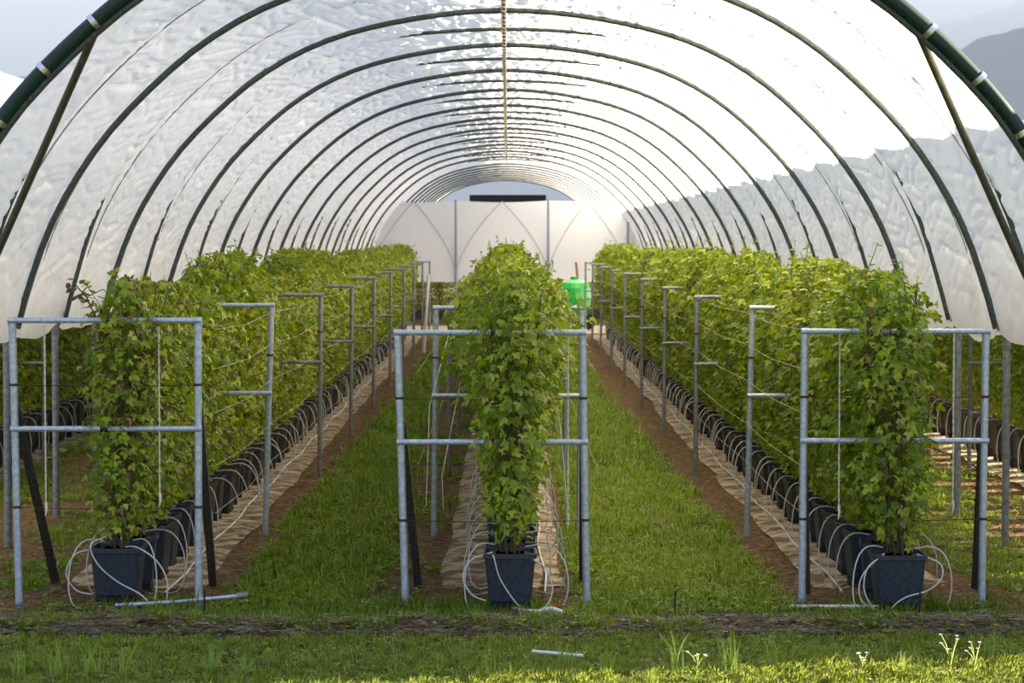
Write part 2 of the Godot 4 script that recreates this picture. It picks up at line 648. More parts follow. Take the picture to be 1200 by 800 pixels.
func frame(z: float, x_base: Array, x_top: Array, y_top: float, y_mid: float, label: String, front: bool, braces: Array, group: String) -> void:
	var cx: float = (x_base[0] + x_base[1]) / 2
	var o := thing("plant_trellis", label, "trellis", Vector3(cx, 0, -z), 0.0, group)
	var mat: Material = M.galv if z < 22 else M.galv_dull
	var mid := []
	var tops := []
	for k in 2:
		var b := Vector3(x_base[k] - cx, -0.1, 0)
		var t := Vector3(x_top[k] - cx, y_top, 0)
		var m := MB.new()
		m.tube([b, t], 0.0245 if front else 0.023, 12)
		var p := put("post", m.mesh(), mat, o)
		for y in ([y_mid + 0.28, y_mid - 0.5] if front else [y_mid + 0.3]):
			var c := b.lerp(t, (y + 0.1) / (y_top + 0.1))
			var rm := MB.new()
			rm.tube([c - Vector3(0, 0.008, 0), c + Vector3(0, 0.008, 0)], 0.029, 10)
			put("wire_band", rm.mesh(), M.rust, p)
		mid.append(b.lerp(t, (y_mid + 0.1) / (y_top + 0.1)))
		tops.append(t)
		# elbow cap where post and bar meet
		var cm := MB.new()
		cm.tube([t - Vector3(0, 0.035, 0), t + Vector3(0, 0.02, 0)], 0.028, 10)
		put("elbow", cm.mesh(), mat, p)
	var d := Vector3(0.025, 0, 0)
	var over := Vector3(0, 0, 0.02)
	for pair in [tops, mid]:
		var m := MB.new()
		m.tube([pair[0] - d + over, pair[1] + d + over], 0.0185, 10)
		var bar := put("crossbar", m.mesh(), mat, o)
		if front:
			var c: Vector3 = pair[0].lerp(pair[1], 0.49 if pair == mid else 0.52) + over
			var rm := MB.new()
			var w := 0.024 if pair == mid else 0.012
			rm.tube([c - Vector3(w, 0, 0), c + Vector3(w, 0, 0)], 0.0225, 10)
			put("joint_band", rm.mesh(), M.rubber, bar)
	if front:
		for y in [y_mid + 0.28, y_mid - 0.5]:
			var rm := MB.new()
			var a: Vector3 = mid[0] + Vector3(0, y - y_mid, 0.03)
			var b: Vector3 = mid[1] + Vector3(0, y - y_mid, 0.03)
			rm.tube([a, a.lerp(b, 0.5) - Vector3(0, 0.012, 0), b], 0.0028, 5)
			put("tie_wire", rm.mesh(), M.rust, o)
	for b in braces:       # [base x, base z, post index]
		var m := MB.new()
		m.bar(Vector3(b[0] - cx, -0.1, -(b[1] - z)), mid[b[2]] + Vector3(0, 0.12, -0.045), 0.052, 0.036)
		put("brace", m.mesh(), M.stake, o)


func build_frames() -> void:
	var dy := [0.0, 0.02, -0.01, -0.02, 0.0, 0.01, 0.0, 0.0, 0.01, 0.0]
	for i in FRAME_Z.size():
		var z: float = FRAME_Z[i]
		var w := ordinal(i + 1)
		var y: float = 1.785 + dy[i]
		if i == 0:
			frame(z, [-3.115, -1.97], [-3.145, -1.965], 1.83, 1.14, "shiny front trellis frame of the left plant row", true, [[-3.09, 16.5, 0], [-2.0, 16.35, 1]], "trellis frames of the left row")
			frame(z, [-0.645, 0.512], [-0.695, 0.48], 1.752, 1.055, "shiny front trellis frame of the middle plant row", true, [[-0.59, 16.2, 0], [0.52, 16.4, 1]], "trellis frames of the middle row")
			frame(z, [1.885, 3.035], [1.897, 3.05], 1.76, 1.063, "shiny front trellis frame of the right plant row", true, [[1.985, 15.85, 0], [3.16, 16.15, 1]], "trellis frames of the right row")
			continue
		var dx := 0.06 if i == 1 else 0.0
		frame(z, [-3.03, -1.86 - dx], [-3.03, -1.84 - dx * 0.3], y + 0.02, 1.13, "grey trellis frame, %s from the front of the left plant row" % w, false, [], "trellis frames of the left row")
		frame(z, [-0.58, 0.57], [-0.56, 0.59], y, 1.11, "grey trellis frame, %s from the front of the middle plant row" % w, false, [], "trellis frames of the middle row")
		frame(z, [1.87 + dx * 0.5, 3.03], [1.88 + dx, 3.03], y, 1.11, "grey trellis frame, %s from the front of the right plant row" % w, false, [], "trellis frames of the right row")
	for s in [-1.0, 1.0]:
		var side := "left" if s < 0 else "right"
		var zs := [16.6, 20.8, 24.9, 29.0, 33.4, 38.0]
		for i in zs.size():
			var inner := 4.80
			frame(zs[i], [minf(s * inner, s * 5.95), maxf(s * inner, s * 5.95)], [minf(s * inner, s * 5.95), maxf(s * inner, s * 5.95)], 1.76, 1.06, "grey trellis frame, %s along the plant row outside on the %s" % [ordinal(i + 1), side], false, [], "trellis frames of the outer rows")


# ---------------------------------------------------------------- plants
func leaf_colour(brown: float) -> Color:
	var r := rng.randf()
	if r < brown:
		return Color(0.17, 0.085, 0.035).lerp(Color(0.24, 0.16, 0.07), rng.randf())
	if r < brown + 0.06:
		return Color(0.46, 0.44, 0.08)
	var g := Color(0.11, 0.185, 0.014).lerp(Color(0.40, 0.47, 0.03), pow(rng.randf(), 1.25))
	return g


func width_at(h: float, kind: int) -> float:
	# half width of the foliage at height h above ground
	var tab: Array
	match kind:
		0: tab = [[0.40, 0.10], [0.60, 0.19], [1.0, 0.24], [1.5, 0.28], [1.8, 0.28], [2.0, 0.20], [2.12, 0.09]]
		1: tab = [[0.40, 0.08], [0.60, 0.14], [1.0, 0.19], [1.25, 0.25], [1.45, 0.33], [1.75, 0.36], [1.95, 0.27], [2.1, 0.10]]
		3: tab = [[0.40, 0.08], [0.55, 0.15], [0.9, 0.20], [1.3, 0.23], [1.6, 0.27], [1.8, 0.30], [1.95, 0.2], [2.02, 0.08]]
		_: tab = [[0.40, 0.08], [0.60, 0.16], [1.0, 0.21], [1.5, 0.24], [1.75, 0.27], [1.9, 0.22], [2.0, 0.08]]
	for i in tab.size() - 1:
		if h < tab[i + 1][0]:
			return lerpf(tab[i][1], tab[i + 1][1], clampf((h - tab[i][0]) / (tab[i + 1][0] - tab[i][0]), 0, 1))
	return 0.08


func leaf_spot(kind: int, half_len: float) -> Array:       # [position, outward normal]
	var h := 0.44 + 1.66 * pow(rng.randf(), 0.78)
	var w := width_at(h, kind) * (1.0 + 0.22 * rng.randf_range(-1, 1))
	var ang := rng.randf() * TAU
	var r := pow(rng.randf(), 0.36)
	if rng.randf() < 0.05:
		r = 1.0 + 0.28 * rng.randf()
	var p := Vector3(cos(ang) * r * w, h, sin(ang) * r * half_len)
	var out := Vector3(cos(ang) / w * 0.3, 0.55 + 0.6 * maxf(0, (h - 1.6)), sin(ang) * 0.7)
	return [p, out.normalized()]


func foliage_mesh(seed_: int, kind: int, count: int, brown: float) -> ArrayMesh:
	rng.seed = seed_
	var mb := MB.new()
	for i in count:
		var spot := leaf_spot(kind, 0.36)
		var p: Vector3 = spot[0]
		var nn: Vector3 = (spot[1] + Vector3(rng.randfn(0, 0.6), rng.randfn(0.15, 0.5), rng.randfn(0.1, 0.6))).normalized()
		var d := Vector3(spot[1].x, -0.35, spot[1].z) + Vector3(rng.randfn(0, 0.5), rng.randfn(0, 0.3), rng.randfn(0, 0.5))
		d = (d - nn * d.dot(nn)).normalized()
		var is_brown := rng.randf() < brown
		mb.col = leaf_colour(1.0 if is_brown else 0.0)
		var l := rng.randf_range(0.029, 0.054) * (0.85 if is_brown else 1.0)
		var side := d.cross(nn).normalized()
		mb.leaflet(p + d * l * 0.25, d, nn, l, l * 0.72)
		for sg in [-1.0, 1.0]:
			var dd: Vector3 = (d * 0.45 + side * sg + Vector3(0, rng.randf_range(-0.3, 0.1), 0)).normalized()
			mb.leaflet(p, dd, nn, l * 0.82, l * 0.58)
	for i in 5:       # young shoots standing above the top
		var b := Vector3(rng.randf_range(-0.2, 0.2), rng.randf_range(1.8, 1.95), rng.randf_range(-0.28, 0.28))
		var e := b + Vector3(rng.randf_range(-0.14, 0.14), rng.randf_range(0.14, 0.34), rng.randf_range(-0.1, 0.1))
		mb.col = Color(0.20, 0.22, 0.05)
		mb.tube([b, e], 0.0025, 4, false)
		for k in 9:
			var p := b.lerp(e, rng.randf_range(0.3, 1.0))
			var d := Vector3(rng.randfn(0, 1), rng.randfn(0.1, 0.4), rng.randfn(0, 1)).normalized()
			mb.col = leaf_colour(0.03).lerp(Color(0.40, 0.47, 0.03), 0.3)
			mb.leaflet(p, d, Vector3(rng.randfn(0, 0.4), 1, rng.randfn(0.3, 0.4)).normalized(), rng.randf_range(0.035, 0.055), 0.03)
	return mb.mesh()


func cane_mesh(seed_: int, kind: int, count: int) -> ArrayMesh:
	rng.seed = seed_
	var mb := MB.new()
	for i in count:
		var a := rng.randf() * TAU
		var p := Vector3(cos(a) * 0.05, 0.3, sin(a) * 0.05)
		var path := []
		var top := rng.randf_range(1.5, 2.05)
		var lean := Vector3(rng.randf_range(-0.14, 0.14), 0, rng.randf_range(-0.16, 0.16))
		var rr := []
		for k in 9:
			var t := k / 8.0
			path.append(p + lean * t * t * 1.4 + Vector3(0.02 * sin(t * 9.0 + a), (top - 0.3) * t, 0.02 * cos(t * 7.0 + a)))
			rr.append(lerpf(0.0085, 0.004, t))
		mb.tube(path, rr, 5)
		for k in range(1, 8):       # side shoots
			var b: Vector3 = path[k]
			var ang := rng.randf() * TAU
			var w := width_at(b.y, kind) * 0.8
			var e := b + Vector3(cos(ang) * w, rng.randf_range(0.0, 0.18), sin(ang) * 0.25)
			mb.tube([b, b.lerp(e, 0.5) + Vector3(0, 0.05, 0), e], 0.003, 4)
	return mb.mesh()


func round_rect(half: float, rad: float, y: float) -> Array:
	var out := []
	for q in 4:
		for k in 4:
			var a := q * PI / 2 + k * PI / 6
			var c := Vector2([half - rad, -(half - rad), -(half - rad), half - rad][q], [half - rad, half - rad, -(half - rad), -(half - rad)][q])
			out.append(Vector3(c.x + cos(a) * rad, y, -(c.y + sin(a) * rad)))
	return out


func pot_meshes() -> Dictionary:
	var d := {}
	var m := MB.new()
	m.rings_of([round_rect(0.128, 0.028, 0.065), round_rect(0.134, 0.03, 0.075), round_rect(0.158, 0.034, 0.345), round_rect(0.158, 0.034, 0.358)])
	m.cap(round_rect(0.128, 0.028, 0.065), Vector3.DOWN)
	d.body = m.mesh()
	m = MB.new()
	m.rings_of([round_rect(0.157, 0.034, 0.343), round_rect(0.168, 0.038, 0.347), round_rect(0.168, 0.038, 0.376), round_rect(0.153, 0.033, 0.376), round_rect(0.150, 0.03, 0.335)])
	d.rim = m.mesh()
	m = MB.new()
	var ring := round_rect(0.151, 0.03, 0.345)
	var inner := round_rect(0.09, 0.03, 0.365)
	m.rings_of([ring, inner])
	m.cap(inner, Vector3.UP)
	d.soil = m.mesh()
	m = MB.new()
	m.rings_of([round_rect(0.135, 0.02, -0.02), round_rect(0.13, 0.02, 0.055), round_rect(0.12, 0.02, 0.066)])
	m.cap(round_rect(0.12, 0.02, 0.066), Vector3.UP)
	d.tray = m.mesh()
	d.tubes = []
	for k in 6:
		rng.seed = 300 + k
		m = MB.new()
		for s in [-1.0, 1.0]:
			var path := []
			var reach := rng.randf_range(0.10, 0.24)
			var z0 := rng.randf_range(-0.08, 0.10)
			var drop := rng.randf_range(-0.14, 0.18)
			for j in 15:
				var t := j / 14.0
				var a := lerpf(-0.35, PI + 0.35, t)
				path.append(Vector3(s * (0.155 + reach * pow(sin(clampf(t, 0, 1) * PI), 0.8)) - s * 0.06 * (1.0 - t) * (1.0 - t), 0.41 - 0.40 * (0.5 - 0.5 * cos(t * PI)) + 0.04 * sin(t * PI * 2.0), z0 + drop * t + 0.05 * sin(a)))
			m.tube(path, 0.0046, 5, false)
		d.tubes.append(m.mesh())
	return d


func toothed_leaf(seed_: int) -> ArrayMesh:      # one big leaf of three toothed leaflets on a stalk; grows along +x, faces +y
	rng.seed = seed_
	var mb := MB.new()
	mb.col = leaf_colour(0.0)
	mb.tube([Vector3(-0.05, -0.01, 0), Vector3.ZERO], 0.0018, 4, false)
	for k in 3:
		var a: float = [0.0, 1.0, -1.0][k]
		var d := Vector3(cos(a), 0, sin(a))
		var s := Vector3(-sin(a), 0, cos(a))
		var l := 0.085 if k == 0 else 0.066
		var p := d * 0.012
		var mid := []
		for j in 7:
			var t := j / 6.0
			mid.append(mb.vert(p + d * l * t + Vector3(0, -0.006 * sin(PI * t) - 0.03 * l / 0.08 * t * t, 0), Vector3.UP))
		for sg in [-1.0, 1.0]:
			var edge := []
			for j in 7:
				var t := j / 6.0
				var w := l * 0.29 * pow(sin(PI * pow(t, 0.72)), 0.85) * (1.0 + (0.16 if j % 2 == 1 else -0.04))
				edge.append(mb.vert(p + d * l * (t + 0.03) + s * sg * w + Vector3(0, 0.004 - 0.03 * l / 0.08 * t * t, 0), (Vector3.UP - s * sg * 0.3).normalized()))
			for j in 6:
				if sg > 0:
					mb.quad(mid[j], edge[j], edge[j + 1], mid[j + 1])
				else:
					mb.quad(mid[j], mid[j + 1], edge[j + 1], edge[j])
	return mb.mesh()


func build_plants() -> void:
	var pot := pot_meshes()
	var sets := {"left": [], "middle": [], "right": []}
	for k in 5:
		sets.left.append(foliage_mesh(100 + k, 0, 2200, 0.12))
		sets.middle.append(foliage_mesh(130 + k, 1, 1750, 0.05))
		sets.right.append(foliage_mesh(160 + k, 0, 2200, 0.035))
	var front_sets := {"left": foliage_mesh(190, 2, 1250, 0.30), "middle": foliage_mesh(191, 3, 1100, 0.05), "right": foliage_mesh(192, 2, 1150, 0.05)}
	var far_sets := [foliage_mesh(195, 0, 1100, 0.12), foliage_mesh(196, 0, 900, 0.5)]
	var canes := []
	for k in 4:
		canes.append(cane_mesh(210 + k, 0, 3))
	var front_canes := cane_mesh(219, 2, 9)
	var big := []
	for k in 6:
		big.append(toothed_leaf(230 + k))
	var front_loops := {
		"left": [[Vector3(-0.06, 0.45, 0.12), Vector3(-0.147, 0.40, 0.18), Vector3(-0.10, 0.28, 0.19), Vector3(0.02, 0.17, 0.18), Vector3(0.16, 0.09, 0.17), Vector3(0.22, 0.03, 0.17)], [Vector3(0.06, 0.38, 0.10), Vector3(0.15, 0.385, 0.17), Vector3(0.27, 0.30, 0.17), Vector3(0.335, 0.17, 0.16), Vector3(0.33, 0.03, 0.16)], [Vector3(-0.13, 0.37, 0.12), Vector3(-0.25, 0.34, 0.14), Vector3(-0.31, 0.22, 0.15), Vector3(-0.25, 0.11, 0.14), Vector3(-0.15, 0.08, 0.13)]],
		"middle": [[Vector3(-0.11, 0.37, 0.15), Vector3(-0.10, 0.355, 0.185), Vector3(-0.06, 0.22, 0.19), Vector3(0.05, 0.06, 0.20), Vector3(0.13, 0.02, 0.21), Vector3(0.23, 0.06, 0.19), Vector3(0.265, 0.17, 0.17), Vector3(0.21, 0.30, 0.16), Vector3(0.09, 0.36, 0.14)], [Vector3(-0.11, 0.38, 0.10), Vector3(-0.25, 0.33, 0.12), Vector3(-0.295, 0.22, 0.14), Vector3(-0.24, 0.12, 0.15), Vector3(-0.15, 0.08, 0.15)]],
		"right": [[Vector3(-0.12, 0.37, 0.15), Vector3(-0.215, 0.30, 0.18), Vector3(-0.235, 0.16, 0.18), Vector3(-0.17, 0.03, 0.18)], [Vector3(0.10, 0.38, 0.12), Vector3(0.235, 0.33, 0.17), Vector3(0.245, 0.24, 0.19), Vector3(0.16, 0.165, 0.20), Vector3(0.02, 0.12, 0.20), Vector3(-0.06, 0.06, 0.20), Vector3(-0.07, 0.02, 0.20)], [Vector3(-0.10, 0.385, 0.12), Vector3(-0.24, 0.25, 0.14), Vector3(-0.25, 0.10, 0.14), Vector3(-0.12, 0.01, 0.15)]],
	}
	var rows := [["left", -2.50, 15.42, 74], ["middle", 0.02, 15.16, 74], ["right", 2.46, 15.08, 74], ["outer left", -5.36, 22.6, 32], ["outer right", 5.36, 14.3, 46]]  # unseen front plants of the outer right row are added to shade the foreground
	for r in rows:
		var row: String = r[0]
		var key: String = row.replace("outer ", "")
		for i in int(r[3]):
			rng.seed = hash(row) % 10000 + i * 7
			var z: float = r[2] + i * 0.565 + (rng.randf_range(-0.03, 0.03) if i else 0.0)
			var x: float = r[1] + (rng.randf_range(-0.025, 0.025) if i else 0.0)
			var label: String
			if i == 0 and not row.begins_with("outer"):
				label = "foremost potted bramble of the %s row, in a blue-grey square pot" % row
			elif row.begins_with("outer"):
				label = "potted bramble, %s from the front of the row outside on the %s" % [ordinal(i + 1), key]
			else:
				label = "potted bramble, %s from the front of the %s row" % [ordinal(i + 1), row]
			var o := thing("potted_bramble", label, "potted plant", Vector3(x, 0, -z), 0.0, "potted brambles of the %s row" % row)
			var turn := rng.randf_range(-0.12, 0.12) if i else 0.0
			var pt := Transform3D(Basis(Vector3.UP, turn), Vector3.ZERO)
			var blue := i < 7 and not row.begins_with("outer")
			var pm: Material = M.pot_blue if blue else M.pot_black
			var body := put("pot", pot.body, pm, o, pt)
			put("rim", pot.rim, pm, body)
			put("tray", pot.tray, M.tray, o, pt)
			put("soil", pot.soil, M.potsoil, o, pt)
			put("drip_tube", pot.tubes[rng.randi() % 6], M.tube, o)
			var tilt := -signf(x) * 0.045 if absf(x) > 1.0 else rng.randf_range(-0.04, 0.04)
			if row.begins_with("outer"):
				tilt = 0.0
			var lean := Transform3D(Basis(Vector3.RIGHT, Vector3(tilt, 1, 0), Vector3.BACK), Vector3(-tilt * 0.36, 0, 0))
			var flip := PI if rng.randf() < 0.5 else 0.0
			var tall := rng.randf_range(0.91, 1.07)
			if i == 0 and not row.begins_with("outer"):
				for loop in front_loops[key]:
					var lm := MB.new()
					var curve := Curve3D.new()
					for q in loop.size():
						var before: Vector3 = loop[maxi(q - 1, 0)]
						var after: Vector3 = loop[mini(q + 1, loop.size() - 1)]
						var swing := (after - before) / 6.0
						curve.add_point(loop[q], -swing, swing)
					curve.bake_interval = 0.02
					lm.tube(Array(curve.get_baked_points()), 0.0046, 6, true)
					put("drip_tube", lm.mesh(), M.tube, o)
				put("canes", front_canes, M.cane, o, lean)
				var fo := put("foliage", front_sets[key], M.leaf, o, lean)
				fo.set_meta("kind", "stuff")
				for k in 190:
					var spot := leaf_spot(3 if key == "middle" else 2, 0.30)
					var nn: Vector3 = (spot[1] + Vector3(rng.randfn(0, 0.35), 0.3, rng.randfn(0.35, 0.35))).normalized()
					var d: Vector3 = Vector3(spot[1].x, -0.4, spot[1].z) + Vector3(rng.randfn(0, 0.4), rng.randfn(0, 0.2), rng.randfn(0.2, 0.3))
					d = (d - nn * d.dot(nn)).normalized()
					var bs := Basis(d, nn, d.cross(nn)).scaled_local(Vector3.ONE * rng.randf_range(0.36, 0.62))
					put("leaf", big[rng.randi() % 6], M.leaf, o, Transform3D(bs, lean * (spot[0] * Vector3(1.08, 1, 1.08))))
			else:
				put("canes", canes[rng.randi() % 4], M.cane, o, lean * Transform3D(Basis(Vector3.UP, flip), Vector3.ZERO))
				var fo := put("foliage", sets[key][rng.randi() % 5], M.leaf, o, lean * Transform3D(Basis(Vector3.UP, flip).scaled_local(Vector3(rng.randf_range(0.85, 1.25), tall, 1)), Vector3.ZERO))
				fo.set_meta("kind", "stuff")
	# rows beyond the road, seen under the screen
	for k in 28:
		rng.seed = 900 + k
		var x := -4.9 + (k % 14) * 0.75 + rng.randf_range(-0.1, 0.1)
		var z := 68.6 + (k / 14) * 2.4
		var o := thing("far_bramble", "%s bramble counted from the left in the %s row under the far screen" % [ordinal(k % 14 + 1), "nearer" if k < 14 else "farther"], "potted plant", Vector3(x, 0, -z), 0.0, "brambles behind the screen")
		put("pot", pot.body, M.pot_black, o)
		put("soil", pot.soil, M.potsoil, o)
		put("canes", front_canes, M.wood, o)
		var fo := put("foliage", far_sets[rng.randi() % 2], M.leaf, o, Transform3D(Basis(Vector3.UP, PI / 2).scaled_local(Vector3(1, 0.85, 1.25)), Vector3(0, -0.12, 0)))
		fo.set_meta("kind", "stuff")
	# the dead shoot that sticks up above the left row
	var sh := thing("bramble_shoot", "bare brown bramble shoot rising above the left front frame", "shoot", Vector3(-2.62, 1.55, -15.6))
	var m := MB.new()
	var tip := [Vector3(0.02, 0, 0), Vector3(-0.05, 0.30, 0), Vector3(-0.10, 0.42, 0.02), Vector3(-0.19, 0.52, 0.03)]
	m.tube(tip, 0.0045, 5)
	m.tube([tip[2], Vector3(0.0, 0.47, 0.0), Vector3(0.06, 0.44, 0.0)], 0.003, 4)
	put("stem", m.mesh(), M.cane, sh)
	rng.seed = 77
	var dead := MB.new()
	for k in 22:
		var t := rng.randf_range(0.35, 1.0)
		var p: Vector3 = tip[1].lerp(tip[3], t) + Vector3(rng.randf_range(-0.03, 0.03), rng.randf_range(-0.02, 0.02), rng.randf_range(-0.03, 0.03))
		dead.col = leaf_colour(0.75)
		var d := Vector3(rng.randfn(0, 1), rng.randfn(-0.2, 0.6), rng.randfn(0, 1)).normalized()
		dead.leaflet(p, d, Vector3(rng.randfn(0, 0.4), 1, rng.randfn(0.5, 0.4)).normalized(), rng.randf_range(0.045, 0.07), 0.04)
	put("dead_leaves", dead.mesh(), M.leaf, sh).set_meta("kind", "stuff")


# ---------------------------------------------------------------- ground
func zone(x: float, z: float) -> float:        # share of grass
	var wob := noise_a.get_noise_2d(x * 55.0, z * 40.0)
	var wob2 := noise_b.get_noise_2d(x * 90.0, z * 90.0)
	if z < 14.05 + 0.14 * wob:
		return 0.95
	if z < 14.75 + 0.15 * wob:
		return 0.36 + 0.8 * wob2
	if z > 58.6:
		return 0.5 if z > 66 else 0.05
	var e := 0.10 * wob + 0.07 * wob2
	var g := 0.0
	var far := clampf((z - 19.0) / 20.0, 0, 1)
	var l0 := lerpf(-1.82, -1.60, far)
	var l1 := lerpf(-0.83, -1.0, far)
	var r0 := lerpf(0.44, 0.58, far)
	var r1 := lerpf(1.80, 1.48, far)
	g = maxf(g, smoothstep(l0 - 0.06, l0 + 0.10, x + e) * (1.0 - smoothstep(l1 - 0.14, l1 + 0.06, x + e)))
	g = maxf(g, smoothstep(r0 - 0.06, r0 + 0.08, x + e) * (1.0 - smoothstep(r1 - 0.14, r1 + 0.06, x + e)))
	if absf(x) > 3.05:
		g = maxf(g, clampf(0.38 + 1.5 * wob + 0.6 * wob2, 0, 0.85) * smoothstep(3.05, 3.25, absf(x)))
	if z < 15.6:
		g = maxf(g, clampf(0.45 + 1.2 * wob, 0, 0.8) * (1.0 - smoothstep(15.1, 15.6, z)))
	if x > -0.8 and x < -0.42:
		g = maxf(g, clampf(0.10 + 0.9 * wob2, 0, 0.4))
	return clampf(g, 0, 1)


func ground_y(x: float, z: float) -> float:
	var y := 0.018 * noise_a.get_noise_2d(x * 30.0, z * 30.0) + 0.010 * noise_b.get_noise_2d(x * 160.0, z * 160.0)
	y += 0.05 * exp(-pow((z - 14.36) / 0.17, 2.0)) * (0.7 + 0.9 * noise_a.get_noise_1d(x * 45.0) + 0.9 * noise_b.get_noise_2d(x * 330.0, z * 330.0))
	if absf(x) > 3.0:
		y -= 0.05 * smoothstep(3.0, 3.6, absf(x))
	return y


func build_ground() -> void:
	var xs := []
	var x := -13.0
	while x <= 13.0:
		xs.append(x)
		x += 0.075 if absf(x) < 5.0 else 0.3
	var zs := []
	var z := 9.0
	while z < 96.0:
		zs.append(z)
		z += 0.06 if z < 18.0 else (0.12 if z < 30.0 else 0.3)
	var mb := MB.new()
	var w := xs.size()
	for zz in zs:
		for xx in xs:
			var g := zone(xx, zz)
			var moist := 0.5 + 0.5 * noise_a.get_noise_2d(xx * 12.0 + 50.0, zz * 12.0)
			var soil := Color(0.150, 0.092, 0.040).lerp(Color(0.255, 0.17, 0.085), moist)
			if zz < 14.9 and zz > 14.0:
				soil = soil.lerp(Color(0.145, 0.125, 0.075), 0.75)
			mb.col = soil.lerp(Color(0.085, 0.11, 0.03), clampf(g * 1.3, 0, 1) * 0.85)
			mb.vert(Vector3(xx, ground_y(xx, zz), -zz), Vector3.UP)
	for j in zs.size():
		for i in w:
			var du := mb.v[j * w + mini(i + 1, w - 1)] - mb.v[j * w + maxi(i - 1, 0)]
			var dv := mb.v[mini(j + 1, zs.size() - 1) * w + i] - mb.v[maxi(j - 1, 0) * w + i]
			mb.n[j * w + i] = du.cross(dv).normalized() * (1.0 if du.cross(dv).y > 0 else -1.0)
	for j in zs.size() - 1:
		for i in w - 1:
			var a := j * w + i
			mb.quad(a, a + 1, a + w + 1, a + w)
	tag(put("ground", mb.mesh(), M.soil), "brown trodden soil of the tunnel floor", "", "", "structure")
	# open land all round
	var fm := MB.new()
	fm.box(Transform3D(Basis(), Vector3(0, -0.65, -1500)), Vector3(6000, 1.0, 3200))
	tag(put("field", fm.mesh(), M.field), "open land behind the tunnels", "", "", "structure")
	# pale woven strips under the pots
	var strips := [["left", -3.0, -2.04], ["middle", -0.44, 0.39], ["right", 2.06, 2.98], ["outer left", -5.85, -4.95], ["outer right", 4.95, 5.85]]
	for s in strips:
		var m := MB.new()
		var nx := 14
		var z0 := 16.2 if not s[0].begins_with("outer") else 20.0
		var nz := 360
		for j in nz + 1:
			for i in nx + 1:
				var u := float(i) / nx
				var zz: float = lerpf(z0, 58.3, pow(float(j) / nz, 1.3)) + 0.25 * noise_b.get_noise_2d(u * 90.0, s[1] * 70.0) * maxf(0.0, 1.0 - j / 40.0)
				var edge := 0.05 * noise_b.get_noise_2d(zz * 40.0, s[1] * 100.0) * (absf(u - 0.5) * 2.0)
				var xx: float = lerpf(s[1], s[2], u) + edge
				var lift := 0.004 + 0.02 * smoothstep(z0, z0 + 0.7, zz) * (0.4 + 0.8 * smoothstep(0.0, 0.1, minf(u, 1.0 - u))) + 0.016 * noise_b.get_noise_2d(xx * 120.0, zz * 60.0)
				m.vert(Vector3(xx, ground_y(xx, zz) + lift, -zz), Vector3.UP)
		for j in nz:
			for i in nx:
				var a := j * (nx + 1) + i
				m.quad(a, a + 1, a + nx + 2, a + nx + 1)
		tag(put("weed_mat", m.mesh(), M.weedmat), "pale dusty woven strip under the pots of the %s row" % s[0], "", "", "structure")
	# the track across the far end
	var rm := MB.new()
	rm.box(Transform3D(Basis(), Vector3(0, -0.02, -61.5)), Vector3(30, 0.12, 5.0))
	tag(put("road", rm.mesh(), M.road), "pale dirt track across the far end of the tunnel", "", "", "structure")


func tuft(seed_: int, blades: int, h: float, spread: float, width: float) -> ArrayMesh:
	rng.seed = seed_
	var mb := MB.new()
	for i in blades:
		var a := rng.randf() * TAU
		var b := Vector3(cos(a), 0, sin(a)) * spread * sqrt(rng.randf())
		var hh := h * rng.randf_range(0.5, 1.0)
		var lean := Vector3(cos(a + rng.randfn(0, 0.8)), 0, sin(a + rng.randfn(0, 0.8))) * hh * rng.randf_range(0.15, 0.7)
		var s := Vector3(-sin(a), 0, cos(a)) * width * rng.randf_range(0.7, 1.2)
		var nn := Vector3(cos(a) * 0.4, 1, sin(a) * 0.4).normalized()
		var shade := rng.randf_range(0.8, 1.15)
		mb.col = Color(shade, shade, shade)
		var p0 := mb.vert(b - s, nn)
		var p1 := mb.vert(b + s, nn)
		var m0 := mb.vert(b + lean * 0.35 + Vector3(0, hh * 0.6, 0) - s * 0.75, nn)
		var m1 := mb.vert(b + lean * 0.35 + Vector3(0, hh * 0.6, 0) + s * 0.75, nn)
		var t := mb.vert(b + lean + Vector3(0, hh, 0), nn)
		mb.quad(p0, p1, m1, m0)
		mb.tri(m0, m1, t)
	return mb.mesh()


func weed(seed_: int) -> ArrayMesh:        # low rosette of small round leaves
	rng.seed = seed_
	var mb := MB.new()
	for i in 14:
		var a := rng.randf() * TAU
		var r := 0.05 * sqrt(rng.randf())
		var p := Vector3(cos(a) * r, rng.randf_range(0.012, 0.05), sin(a) * r)
		var shade := rng.randf_range(0.75, 1.2)
		mb.col = Color(shade, shade, shade)
		mb.leaflet(p, Vector3(cos(a), rng.randf_range(-0.2, 0.3), sin(a)).normalized(), Vector3(rng.randfn(0, 0.3), 1, rng.randfn(0, 0.3)).normalized(), rng.randf_range(0.02, 0.034), 0.022)
	return mb.mesh()


